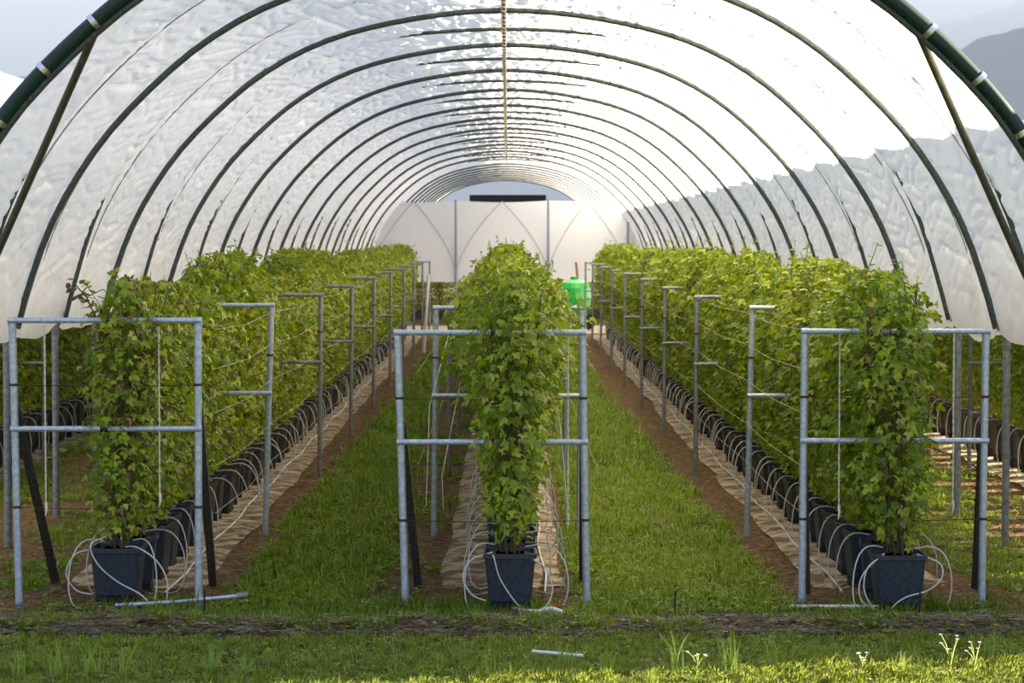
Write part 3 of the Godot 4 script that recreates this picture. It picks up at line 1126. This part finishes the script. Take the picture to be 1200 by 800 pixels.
func build_grass() -> void:
	var meshes := [tuft(1, 14, 0.10, 0.055, 0.004), tuft(2, 12, 0.075, 0.06, 0.0042), tuft(3, 10, 0.16, 0.045, 0.0036), weed(4), weed(5)]
	var where := [[], [], [], [], []]
	var cols := [[], [], [], [], []]
	var front_where := [[], [], [], [], []]
	var front_cols := [[], [], [], [], []]
	rng.seed = 4242
	# [z0, z1, half width, per square metre]
	for band in [[11.6, 14.9, 3.9, 620.0], [14.9, 18.0, 4.8, 420.0], [18.0, 24.0, 5.6, 300.0], [24.0, 34.0, 5.6, 190.0], [34.0, 58.0, 2.4, 110.0]]:
		var n := int((band[1] - band[0]) * band[2] * 2.0 * band[3])
		for i in n:
			var x: float = rng.randf_range(-band[2], band[2])
			var z: float = rng.randf_range(band[0], band[1])
			var g := zone(x, z)
			if rng.randf() > g:
				continue
			var k := 3 + rng.randi() % 2 if rng.randf() < (0.45 if z > 15.0 else 0.28) else rng.randi() % 2
			if rng.randf() < 0.06:
				k = 2
			var sc := rng.randf_range(0.6, 1.15) * (0.62 if z < 14.2 else 1.0) * (1.0 + 0.5 * clampf((z - 22.0) / 25.0, 0, 1))
			if absf(x) > 3.0:
				sc *= 0.8
			var t := Transform3D(Basis(Vector3.UP, rng.randf() * TAU).scaled_local(Vector3.ONE * sc), Vector3(x, ground_y(x, z) - 0.004, -z))
			var patch := 0.5 + 0.5 * noise_a.get_noise_2d(x * 22.0, z * 22.0)
			var c := Color(0.145, 0.255, 0.018).lerp(Color(0.34, 0.43, 0.03), clampf(patch + rng.randfn(0, 0.22), 0, 1))
			if rng.randf() < 0.06:
				c = Color(0.33, 0.29, 0.12)
			if z < 14.6:
				c = c.lerp(Color(0.48, 0.52, 0.11), 0.2 + 0.35 * rng.randf())
				front_where[k].append(t)
				front_cols[k].append(c)
			else:
				where[k].append(t)
				cols[k].append(c)
	var words := ["short green grass", "low fine grass", "taller grass blades", "small round-leaved weeds", "low creeping weeds"]
	for k in 5:
		tag(many("grass" if k < 3 else "weeds", meshes[k], M.grass, where[k], cols[k]), words[k] + " growing in the alleys between the plant rows", "grass" if k < 3 else "weeds", "", "stuff")
		tag(many("grass" if k < 3 else "weeds", meshes[k], M.grass, front_where[k], front_cols[k]), words[k] + " on the verge in front of the tunnel", "grass" if k < 3 else "weeds", "", "stuff")
	# clods and dry litter
	var clod := MB.new()
	rng.seed = 8
	var ring_list := []
	for j in 4:
		var ring := []
		var rad: float = [1.0, 0.95, 0.6, 0.15][j]
		for k in 6:
			var a := TAU * k / 6 + j * 0.3
			var rr := rad * rng.randf_range(0.75, 1.1)
			ring.append(Vector3(cos(a) * rr, [-0.3, 0.15, 0.55, 0.72][j] * rng.randf_range(0.85, 1.1), -sin(a) * rr))
		ring_list.append(ring)
	clod.rings_of(ring_list)
	clod.cap(ring_list[3], Vector3.UP)
	var straw := MB.new()
	for k in 5:
		var a := rng.randf() * TAU
		var p := Vector3(rng.randfn(0, 0.02), rng.randf_range(0.004, 0.02), rng.randfn(0, 0.02))
		straw.tube([p, p + Vector3(cos(a), rng.randf_range(-0.1, 0.25), sin(a)) * rng.randf_range(0.04, 0.09)], 0.0018, 3, false)
	var flake := MB.new()
	flake.leaflet(Vector3(-0.02, 0.01, 0), Vector3(1, 0.15, 0).normalized(), Vector3(0.1, 1, 0.2).normalized(), 0.045, 0.028)
	var cw := []
	var cc := []
	var sw := []
	var sc2 := []
	var fw := []
	var fc := []
	rng.seed = 99
	for i in 24000:
		var z := 14.1 + 0.75 * rng.randf() if i < 12000 else 14.6 + 36.0 * pow(rng.randf(), 1.8)
		var x := rng.randf_range(-4.2, 4.2) if i < 12000 else rng.randf_range(-5.8, 5.8)
		if rng.randf() < zone(x, z) * 0.8:
			continue
		var y := ground_y(x, z)
		var kind := rng.randf()
		var turned := Basis(Vector3.UP, rng.randf() * TAU)
		if kind < 0.45:
			var s := rng.randf_range(0.006, 0.022) * (1.7 if rng.randf() < (0.25 if z < 14.9 else 0.06) else 1.0)
			cw.append(Transform3D(turned.scaled_local(Vector3(s, s * 0.7, s)), Vector3(x, y, -z)))
			cc.append(Color(0.13, 0.085, 0.05).lerp(Color(0.26, 0.19, 0.12), rng.randf()))
		elif kind < 0.72:
			sw.append(Transform3D(turned.scaled_local(Vector3.ONE * rng.randf_range(0.6, 1.3)), Vector3(x, y + 0.012, -z)))
			sc2.append(Color(0.10, 0.08, 0.045).lerp(Color(0.42, 0.35, 0.23), pow(rng.randf(), 2.6)))
		else:
			fw.append(Transform3D(turned.scaled_local(Vector3.ONE * rng.randf_range(0.6, 1.5)), Vector3(x, y + 0.015, -z)))
			fc.append(Color(0.12, 0.075, 0.04).lerp(Color(0.30, 0.19, 0.10), rng.randf()))
	tag(many("soil_clods", clod.mesh(), M.debris, cw, cc), "crumbled brown soil clods scattered over the tunnel floor", "soil", "", "stuff")
	tag(many("straw_litter", straw.mesh(), M.debris, sw, sc2), "dry straw litter along the tunnel front and floor", "litter", "", "stuff")
	tag(many("leaf_litter", flake.mesh(), M.leaf, fw, fc), "fallen brown leaves scattered under the plant rows", "litter", "", "stuff")


# ---------------------------------------------------------------- small things
func cord(called: String, label: String, path: Array, r := 0.003, mat: Material = null, group := "") -> void:
	var o := thing(called, label, "cord", path[0], 0.0, group)
	var local := []
	for p in path:
		local.append(p - path[0])
	var m := MB.new()
	m.tube(local, r, 5)
	put("line", m.mesh(), mat if mat else M.cord, o)


func build_cords() -> void:
	var heights := [1.77, 1.52, 1.24, 0.90, 0.60]
	var hw := ["topmost", "second highest", "middle", "second lowest", "lowest"]
	for row in [["left", -1.86], ["right", 1.88]]:
		for k in 5:
			var path := []
			for i in FRAME_Z.size():
				var z: float = FRAME_Z[i]
				path.append(Vector3(row[1], heights[k], -z))
				if i + 1 < FRAME_Z.size():
					path.append(Vector3(row[1] + 0.01, heights[k] - 0.03, -(z + FRAME_Z[i + 1]) / 2))
			cord("trellis_wire", "%s pale wire along the alley side of the %s plant row" % [hw[k], row[0]], path, 0.0017, M.wire, "trellis wires")
	for k in 2:
		for s in [-1.0, 1.0]:
			cord("trellis_wire", "%s pale wire on the %s side of the middle plant row" % [["upper", "lower"][k], "left" if s < 0 else "right"], [Vector3(s * 0.57, [1.5, 0.9][k], -15.3), Vector3(s * 0.58, [1.48, 0.88][k], -19.0), Vector3(s * 0.575, [1.5, 0.9][k], -33.4)], 0.0016, M.wire, "trellis wires")
	# twisted white cords hanging by the front frames
	var hang := [
		[Vector3(-2.935, 1.83, -15.27), 1.18, "twisted white cord hanging at the outer side of the left front frame"],
		[Vector3(-2.21, 1.83, -15.27), 1.12, "twisted white cord hanging before the left front bramble"],
		[Vector3(2.115, 1.76, -15.27), 1.13, "twisted white cord hanging at the alley side of the right front frame"],
		[Vector3(2.84, 1.76, -15.27), 1.10, "twisted white cord hanging at the outer side of the right front frame"],
		[Vector3(0.39, 1.75, -15.30), 1.18, "twisted white cord hanging inside the middle front frame"],
	]
	for h in hang:
		var o := thing("hanging_cord", h[2], "cord", h[0], 0.0, "twisted hanging cords")
		var m := MB.new()
		for tw in 2:
			var path := []
			for k in 90:
				var t := k / 89.0
				var a := k * 0.75 + tw * PI
				path.append(Vector3(cos(a) * 0.0032, -h[1] * t, sin(a) * 0.0032))
			m.tube(path, 0.003, 4, false)
		put("strand", m.mesh(), M.cord, o)
		m = MB.new()
		m.tube([Vector3(0, -h[1] + 0.02, 0), Vector3(0.004, -h[1] - 0.02, 0), Vector3(-0.004, -h[1] - 0.07, 0)], [0.011, 0.009, 0.002], 6)
		put("knot", m.mesh(), M.cord, o)
	# slack strings beside the middle row
	cord("slack_string", "white string slanting from the second middle frame down to its post foot", [Vector3(-0.30, 1.93, -22.0), Vector3(-0.46, 1.62, -19.6), Vector3(-0.60, 1.05, -18.6), Vector3(-0.62, 0.30, -18.4)], 0.0035, null, "slack strings")
	cord("slack_string", "white string slanting low behind the front of the middle row", [Vector3(-0.25, 1.60, -23.5), Vector3(-0.42, 1.02, -20.6), Vector3(-0.52, 0.45, -19.2), Vector3(-0.50, 0.22, -18.9)], 0.003, null, "slack strings")
	cord("slack_string", "thin pale string hanging behind the middle front frame", [Vector3(0.30, 1.50, -17.4), Vector3(0.38, 1.0, -16.9), Vector3(0.42, 0.5, -16.8), Vector3(0.42, 0.35, -16.8)], 0.003, null, "slack strings")
	# supply hoses along the rows
	for row in [["left", -2.24], ["middle", 0.25], ["right", 2.20]]:
		var path := []
		for k in 49:
			var z := 15.7 + k * 0.86
			path.append(Vector3(row[1] + 0.02 * sin(k * 1.7), 0.035, -z))
		cord("drip_hose", "pale drip hose lying along the pots of the %s row" % row[0], path, 0.008, M.tube, "drip hoses")


func build_small_things() -> void:
	# pipe on the ground by the left frame
	var o := thing("ground_pipe", "weathered grey pipe with dark end cap lying before the left front pot", "pipe", Vector3(-2.45, 0.03, -15.25))
	var m := MB.new()
	m.tube([Vector3(-0.03, 0.0, 0.1), Vector3(0.35, 0.012, 0.03), Vector3(0.76, 0.03, -0.12)], 0.013, 8)
	put("tube", m.mesh(), M.galv, o)
	m = MB.new()
	m.tube([Vector3(0.72, 0.03, -0.105), Vector3(0.785, 0.032, -0.13)], 0.020, 10)
	put("collar", m.mesh(), M.galv_dull, o)
	m = MB.new()
	m.tube([Vector3(0.782, 0.032, -0.129), Vector3(0.80, 0.033, -0.136)], 0.017, 10)
	put("end_cap", m.mesh(), M.rubber, o)
	# white hose end with a red tie
	o = thing("hose_end", "white hose end knotted with a red tie before the middle pot", "hose", Vector3(0.03, 0.03, -14.98))
	m = MB.new()
	m.tube([Vector3(-0.02, 0.0, -0.10), Vector3(0.08, 0.0, 0.06), Vector3(0.18, 0.01, 0.14), Vector3(0.29, 0.015, 0.20)], 0.012, 8)
	put("hose", m.mesh(), M.white_plastic, o)
	m = MB.new()
	m.tube([Vector3(0.19, 0.02, 0.15), Vector3(0.24, 0.028, 0.175), Vector3(0.30, 0.018, 0.21), Vector3(0.33, 0.005, 0.22)], [0.012, 0.02, 0.017, 0.008], 7)
	put("folded_tip", m.mesh(), M.white_plastic, o)
	m = MB.new()
	m.tube([Vector3(0.265, 0.05, 0.16), Vector3(0.285, 0.0, 0.20)], 0.010, 6)
	m.tube([Vector3(0.24, 0.055, 0.14), Vector3(0.27, 0.045, 0.17), Vector3(0.33, 0.05, 0.17), Vector3(0.36, 0.03, 0.16)], 0.005, 5)
	put("red_tie", m.mesh(), M.red, o)
	# white pipe by the right frame
	o = thing("ground_pipe", "thin white pipe lying under the right front frame", "pipe", Vector3(2.15, 0.03, -15.02))
	m = MB.new()
	m.tube([Vector3(-0.36, 0.0, -0.08), Vector3(0.0, 0.012, 0.0), Vector3(0.28, 0.01, 0.02)], 0.012, 8)
	put("tube", m.mesh(), M.white_plastic, o)
	# white pipe in the verge grass
	o = thing("ground_pipe", "short white pipe half hidden in the verge grass", "pipe", Vector3(0.27, 0.05, -13.25))
	m = MB.new()
	m.tube([Vector3(-0.13, 0.01, -0.03), Vector3(0.15, 0.0, 0.06)], 0.009, 8)
	put("tube", m.mesh(), M.white_plastic, o)
	# thin dark stakes along the front
	for st in [[-1.85, "left"], [1.025, "middle"], [2.52, "right"]]:
		o = thing("thin_stake", "thin dark stake standing in the front soil near the %s frame" % st[1], "stake", Vector3(st[0], 0, -14.62), 0.0, "thin front stakes")
		m = MB.new()
		m.tube([Vector3(0, -0.03, 0), Vector3(0.004, 0.20, 0)], 0.006, 6)
		put("rod", m.mesh(), M.rubber, o)
	# stones and a curled dead leaf on the soil ridge
	rng.seed = 61
	var stones := [[-2.0, 14.38, 0.05, "pale curled stone left of the soil ridge middle"], [-1.55, 14.34, 0.06, "flat tan stone on the soil ridge near the left frame"], [-0.95, 14.42, 0.07, "grey stone on the soil ridge before the left alley"], [-0.78, 14.36, 0.045, "small tan stone on the soil ridge before the left alley"], [0.18, 14.33, 0.05, "pale stone on the soil ridge before the middle pot"], [0.36, 14.36, 0.04, "small pinkish stone on the soil ridge by the hose end"], [1.35, 14.42, 0.06, "dull brown stone on the soil ridge before the right alley"], [2.85, 14.35, 0.09, "broad dark stone on the soil ridge before the right frame"]]
	for s in stones:
		m = MB.new()
		var rl := []
		for j in 4:
			var ring := []
			for k in 8:
				var a := TAU * k / 8
				var rr: float = [1.0, 0.95, 0.6, 0.2][j] * rng.randf_range(0.8, 1.1) * s[2]
				ring.append(Vector3(cos(a) * rr, [-0.2, 0.2, 0.5, 0.6][j] * s[2], -sin(a) * rr * 0.8))
			rl.append(ring)
		m.rings_of(rl)
		m.cap(rl[3], Vector3.UP)
		var sm := plain(Color(0.55, 0.46, 0.36).lerp(Color(0.36, 0.32, 0.29), rng.randf()), 0.9)
		tag(put("stone", m.mesh(), sm, null, Transform3D(Basis(), Vector3(s[0], ground_y(s[0], s[1]), -s[1]))), s[3], "stone", "stones on the soil ridge")
	# tall grass clumps of the verge: bright blades in front
	var clumps := [[-2.63, 12.95, 0.20], [-2.44, 12.9, 0.24], [-2.25, 12.95, 0.26], [-2.05, 12.95, 0.20], [0.33, 13.1, 0.20], [0.53, 13.0, 0.16], [0.92, 12.95, 0.26], [1.22, 13.0, 0.24], [1.45, 13.1, 0.16], [2.72, 13.4, 0.2], [-0.1, 12.9, 0.14], [2.15, 13.0, 0.13]]
	for i in clumps.size():
		var c: Array = clumps[i]
		rng.seed = 700 + i
		m = MB.new()
		for k in 11:
			var a := rng.randf() * TAU
			var b := Vector3(cos(a), 0, sin(a)) * rng.randf() * 0.05
			var hh: float = c[2] * rng.randf_range(0.55, 1.15)
			var lean := Vector3(rng.randfn(0, 0.25), 0, rng.randfn(0, 0.25)) * hh
			var wdt := rng.randf_range(0.004, 0.0065)
			var g := rng.randf()
			m.col = Color(0.20, 0.31, 0.04).lerp(Color(0.38, 0.44, 0.07), g)
			var prev := []
			for j in 6:
				var t := j / 5.0
				var p := b + lean * t * t + Vector3(0, hh * (t - 0.12 * t * t), 0)
				var ww := wdt * (1.0 - t * 0.93)
				var nn := Vector3(0.3, 0.3, 1).normalized()
				var cur := [m.vert(p - Vector3(ww, 0, 0), nn), m.vert(p + Vector3(ww, 0, ww * 0.6), nn)]
				if prev:
					m.quad(prev[0], prev[1], cur[1], cur[0])
				prev = cur
		var gc := put("grass_clump", m.mesh(), M.grass, null, Transform3D(Basis(), Vector3(c[0], ground_y(c[0], c[1]), -c[1])))
		tag(gc, "tall bright grass clump in the front verge, %s from the left" % ordinal([1, 2, 3, 4, 6, 7, 8, 9, 10, 12, 5, 11][i]), "grass clump", "tall grass clumps of the verge")
	# broad pointed shoots
	for s in [[-1.60, 12.95, 0.20, "tall pointed green shoot in the verge before the left frame"], [-1.42, 12.9, 0.15, "shorter pair of pointed shoots beside the tall pointed shoot"]]:
		o = thing("broadleaf_shoot", s[3], "shoot", Vector3(s[0], ground_y(s[0], s[1]), -s[1]), 0.0, "pointed shoots of the verge")
		for k in 3:
			m = MB.new()
			m.col = Color(0.22, 0.33, 0.07)
			var dx: float = [0.0, 0.05, -0.06][k]
			var hh: float = s[2] * [1.0, 0.75, 0.55][k]
			var prev := []
			for j in 9:
				var t := j / 8.0
				var p := Vector3(dx * t * 1.2, hh * t, -0.02 * t)
				var ww := 0.016 * sin(PI * clampf(0.12 + t * 0.88, 0, 1))
				var cur := [m.vert(p + Vector3(-ww, 0, 0.01), Vector3(-0.4, 0.2, 1).normalized()), m.vert(p, Vector3(0, 0.2, 1).normalized()), m.vert(p + Vector3(ww, 0, 0.01), Vector3(0.4, 0.2, 1).normalized())]
				if prev:
					m.quad(prev[0], prev[1], cur[1], cur[0])
					m.quad(prev[1], prev[2], cur[2], cur[1])
				prev = cur
			put("leaf", m.mesh(), M.grass, o)
	# white wild flowers at the lower edge
	var flowers := [[1.02, 12.9, 0.14, "white wildflower in the verge right of the middle"], [1.90, 12.85, 0.12, "small white wildflower in the verge between middle and right frame"], [2.38, 12.85, 0.22, "tall white wildflower in the verge before the right frame"], [2.52, 12.9, 0.17, "white wildflower at the right of the tall white wildflower"]]
	for fl in flowers:
		rng.seed = int(fl[0] * 100)
		o = thing("wildflower", fl[3], "flower", Vector3(fl[0], ground_y(fl[0], fl[1]), -fl[1]), 0.0, "white wildflowers of the verge")
		m = MB.new()
		var heads := []
		m.tube([Vector3.ZERO, Vector3(0.01, fl[2] * 0.6, 0)], 0.003, 5)
		for k in 5:
			var e := Vector3(rng.randf_range(-0.06, 0.06), fl[2] * rng.randf_range(0.65, 1.05), rng.randf_range(-0.03, 0.03))
			m.tube([Vector3(0.005, fl[2] * 0.3, 0), (Vector3(0.01, fl[2] * 0.5, 0) + e) / 2, e], 0.002, 4)
			heads.append(e)
		var stem := plain(Color(0.55, 0.60, 0.30), 0.7)
		put("stem", m.mesh(), stem, o)
		for e in heads:
			m = MB.new()
			m.col = Color(0.9, 0.9, 0.86)
			for q in 7:
				var a := TAU * q / 7
				m.leaflet(Vector3.ZERO, Vector3(cos(a), 0.5, sin(a)).normalized(), Vector3(-cos(a) * 0.5, 1, -sin(a) * 0.5).normalized(), 0.013, 0.009)
			put("flower_head", m.mesh(), M.petal, o, Transform3D(Basis(), e))
	build_sprayer()


func build_sprayer() -> void:
	var o := thing("sprayer_tank", "bright green sprayer tank on a dark trailer at the far end", "sprayer", Vector3(1.72, 0.06, -61.0))
	var m := MB.new()
	var rings := []
	var prof := [[0.52, 0.30], [0.58, 0.38], [0.80, 0.42], [1.05, 0.40], [1.18, 0.33], [1.25, 0.2], [1.27, 0.12]]
	for p in prof:
		var ring := []
		for k in 20:
			var a := TAU * k / 20
			ring.append(Vector3(cos(a) * p[1], p[0], -sin(a) * p[1] * 1.2))
		rings.append(ring)
	m.rings_of(rings)
	m.cap(rings[-1], Vector3.UP)
	var body := put("tank", m.mesh(), M.green_tank, o)
	m = MB.new()
	m.tube([Vector3(0, 1.26, 0), Vector3(0, 1.33, 0)], 0.11, 12)
	put("lid", m.mesh(), M.green_tank, body)
	m = MB.new()
	m.tube([Vector3(-0.43, 0.78, 0.0), Vector3(-0.3, 0.78, 0.42), Vector3(0.3, 0.78, 0.42), Vector3(0.43, 0.78, 0.0)], 0.014, 6)
	put("strap", m.mesh(), M.rubber, body)
	m = MB.new()
	m.box(Transform3D(Basis(), Vector3(0, 0.46, 0)), Vector3(0.86, 0.14, 1.0))
	put("cradle", m.mesh(), M.green_dark, o)
	for x in [-0.42, 0.42]:
		var wm := MB.new()
		wm.tube([Vector3(x - 0.06, 0.2, 0), Vector3(x + 0.06, 0.2, 0)], 0.20, 16)
		put("wheel", wm.mesh(), M.rubber, o)
		for z in [-0.4, 0.4]:
			var lm := MB.new()
			lm.bar(Vector3(x * 0.8, 0.0, z), Vector3(x * 0.8, 0.42, z), 0.05, 0.05)
			put("leg", lm.mesh(), M.rubber, o)
	o = thing("wooden_stake", "slanting wooden stake behind the green sprayer tank", "stake", Vector3(1.95, 0, -62.5))
	m = MB.new()
	m.bar(Vector3(0.05, -0.1, 0), Vector3(-0.16, 1.75, 0), 0.06, 0.05)
	put("shaft", m.mesh(), M.wood, o)
	o = thing("sunlit_pole", "leaning post at the far end of the left row, coloured as sunlit", "pole", Vector3(-1.66, 0, -49.5))
	m = MB.new()
	m.tube([Vector3(-0.06, -0.1, 0), Vector3(0.05, 1.62, 0)], 0.032, 8)
	put("shaft", m.mesh(), M.white_plastic, o)  # white material stands in for sunlight on a post


# ---------------------------------------------------------------- distance
func hill(called: String, label: String, centre: Vector3, length: float, depth: float, height: float, seed_: int, trees: float) -> void:
	var f := FastNoiseLite.new()
	f.seed = seed_
	f.frequency = 1.0
	f.fractal_octaves = 4
	var mb := MB.new()
	var nx := 120
	var nz := 14
	for j in nz + 1:
		for i in nx + 1:
			var u := float(i) / nx
			var v := float(j) / nz
			var x := (u - 0.5) * length
			var shape := pow(sin(PI * u), 0.7) * pow(sin(PI * v), 0.8)
			var y := height * shape * (0.82 + 0.35 * f.get_noise_1d(x / length * 4.0)) + trees * f.get_noise_2d(x / 14.0, v * 30.0) * minf(1.0, shape * 3.0)
			mb.vert(Vector3(x, y - 4.0, (0.5 - v) * depth), Vector3.UP)
	var w := nx + 1
	for j in nz + 1:
		for i in w:
			var du := mb.v[j * w + mini(i + 1, nx)] - mb.v[j * w + maxi(i - 1, 0)]
			var dv := mb.v[mini(j + 1, nz) * w + i] - mb.v[maxi(j - 1, 0) * w + i]
			mb.n[j * w + i] = du.cross(dv).normalized()
	for j in nz:
		for i in nx:
			var a := j * w + i
			mb.quad(a, a + 1, a + w + 1, a + w)
	tag(put(called, mb.mesh(), M.hill, null, Transform3D(Basis(), centre)), label, "", "", "structure")


func build_distance() -> void:
	hill("hill", "wooded hill behind the tunnel at the right", Vector3(385, 0, -980), 600, 320, 150, 3, 5.0)
	hill("hill", "wooded hill behind the tunnel at the left", Vector3(-330, 0, -1000), 500, 320, 116, 5, 5.0)
	hill("mountain", "pale distant mountain at the right", Vector3(980, 0, -2500), 1500, 500, 405, 11, 10.0)
	var fog := FogVolume.new()
	fog.name = "valley_haze"
	fog.size = Vector3(2300, 270, 2080)
	fog.position = Vector3(0, 130, -1360)
	var fm := FogMaterial.new()
	fm.density = 0.0014
	fm.albedo = Color(0.765, 0.835, 0.935)
	fog.material = fm
	add_child(fog, true)
	tag(fog, "thin bluish haze in the valley before the hills", "haze", "", "stuff")
	# dark shed seen through the far opening
	var o := thing("shed", "dark flat shed seen through the opening of the far tunnel", "shed", Vector3(0.25, 0, -128))
	var m := MB.new()
	m.box(Transform3D(Basis(), Vector3(0, 2.1, 0)), Vector3(3.9, 4.2, 4.0))
	put("wall", m.mesh(), M.shed, o)
	m = MB.new()
	m.box(Transform3D(Basis(), Vector3(-0.2, 4.4, 0)), Vector3(4.0, 0.5, 4.4))
	put("roof", m.mesh(), M.shed, o)


# ================================================================ scene
func _ready() -> void:
	# camera
	var cam := Camera3D.new()
	cam.name = "camera"
	add_child(cam)
	cam.position = Vector3(0, EYE, 0)
	cam.rotation = Vector3(-atan(120.0 / 2820.0), -atan(6.0 / 2820.0), 0)
	var at := CameraAttributesPhysical.new()
	at.frustum_focal_length = 84.6
	at.frustum_focus_distance = 17.0
	at.frustum_near = 0.1
	at.frustum_far = 6000.0
	at.exposure_aperture = 6.0
	cam.attributes = at
	cam.fov = rad_to_deg(2.0 * atan(400.0 / 2820.0))
	cam.current = true
	# sky, sun, exposure
	var env := Environment.new()
	env.background_mode = Environment.BG_SKY
	var sky := Sky.new()
	var sm := ProceduralSkyMaterial.new()
	sm.sky_top_color = Color(0.76, 0.83, 0.95)
	sm.sky_horizon_color = Color(0.885, 0.92, 0.965)
	sm.sky_curve = 0.18
	sm.sky_energy_multiplier = 1.0
	sm.ground_bottom_color = Color(0.30, 0.30, 0.24)
	sm.ground_horizon_color = Color(0.80, 0.83, 0.86)
	sm.sun_angle_max = 2.0
	sky.sky_material = sm
	env.sky = sky
	env.tonemap_mode = Environment.TONE_MAPPER_LINEAR
	env.tonemap_exposure = 1.28
	env.sdfgi_enabled = true
	env.ssao_enabled = true
	env.ssil_enabled = true
	env.volumetric_fog_enabled = true
	env.volumetric_fog_density = 0.0
	var we := WorldEnvironment.new()
	we.name = "world_environment"
	we.environment = env
	add_child(we)
	var sun := DirectionalLight3D.new()
	sun.name = "sun"
	var to_sun := Vector3(1.0, 0.205, -0.22).normalized()
	sun.light_color = Color(1.0, 0.93, 0.82)
	sun.light_energy = 11.5
	sun.light_angular_distance = 0.6
	sun.shadow_enabled = true
	add_child(sun)
	sun.look_at_from_position(to_sun * 50.0, Vector3.ZERO)
	# the place
	noise_a.seed = 1
	noise_a.frequency = 0.01
	noise_a.fractal_octaves = 3
	noise_b.seed = 2
	noise_b.frequency = 0.01
	noise_b.fractal_octaves = 2
	make_materials()
	make_arch()
	build_ground()
	build_distance()
	build_tunnels()
	build_screen()
	build_frames()
	build_plants()
	build_grass()
	build_cords()
	build_small_things()
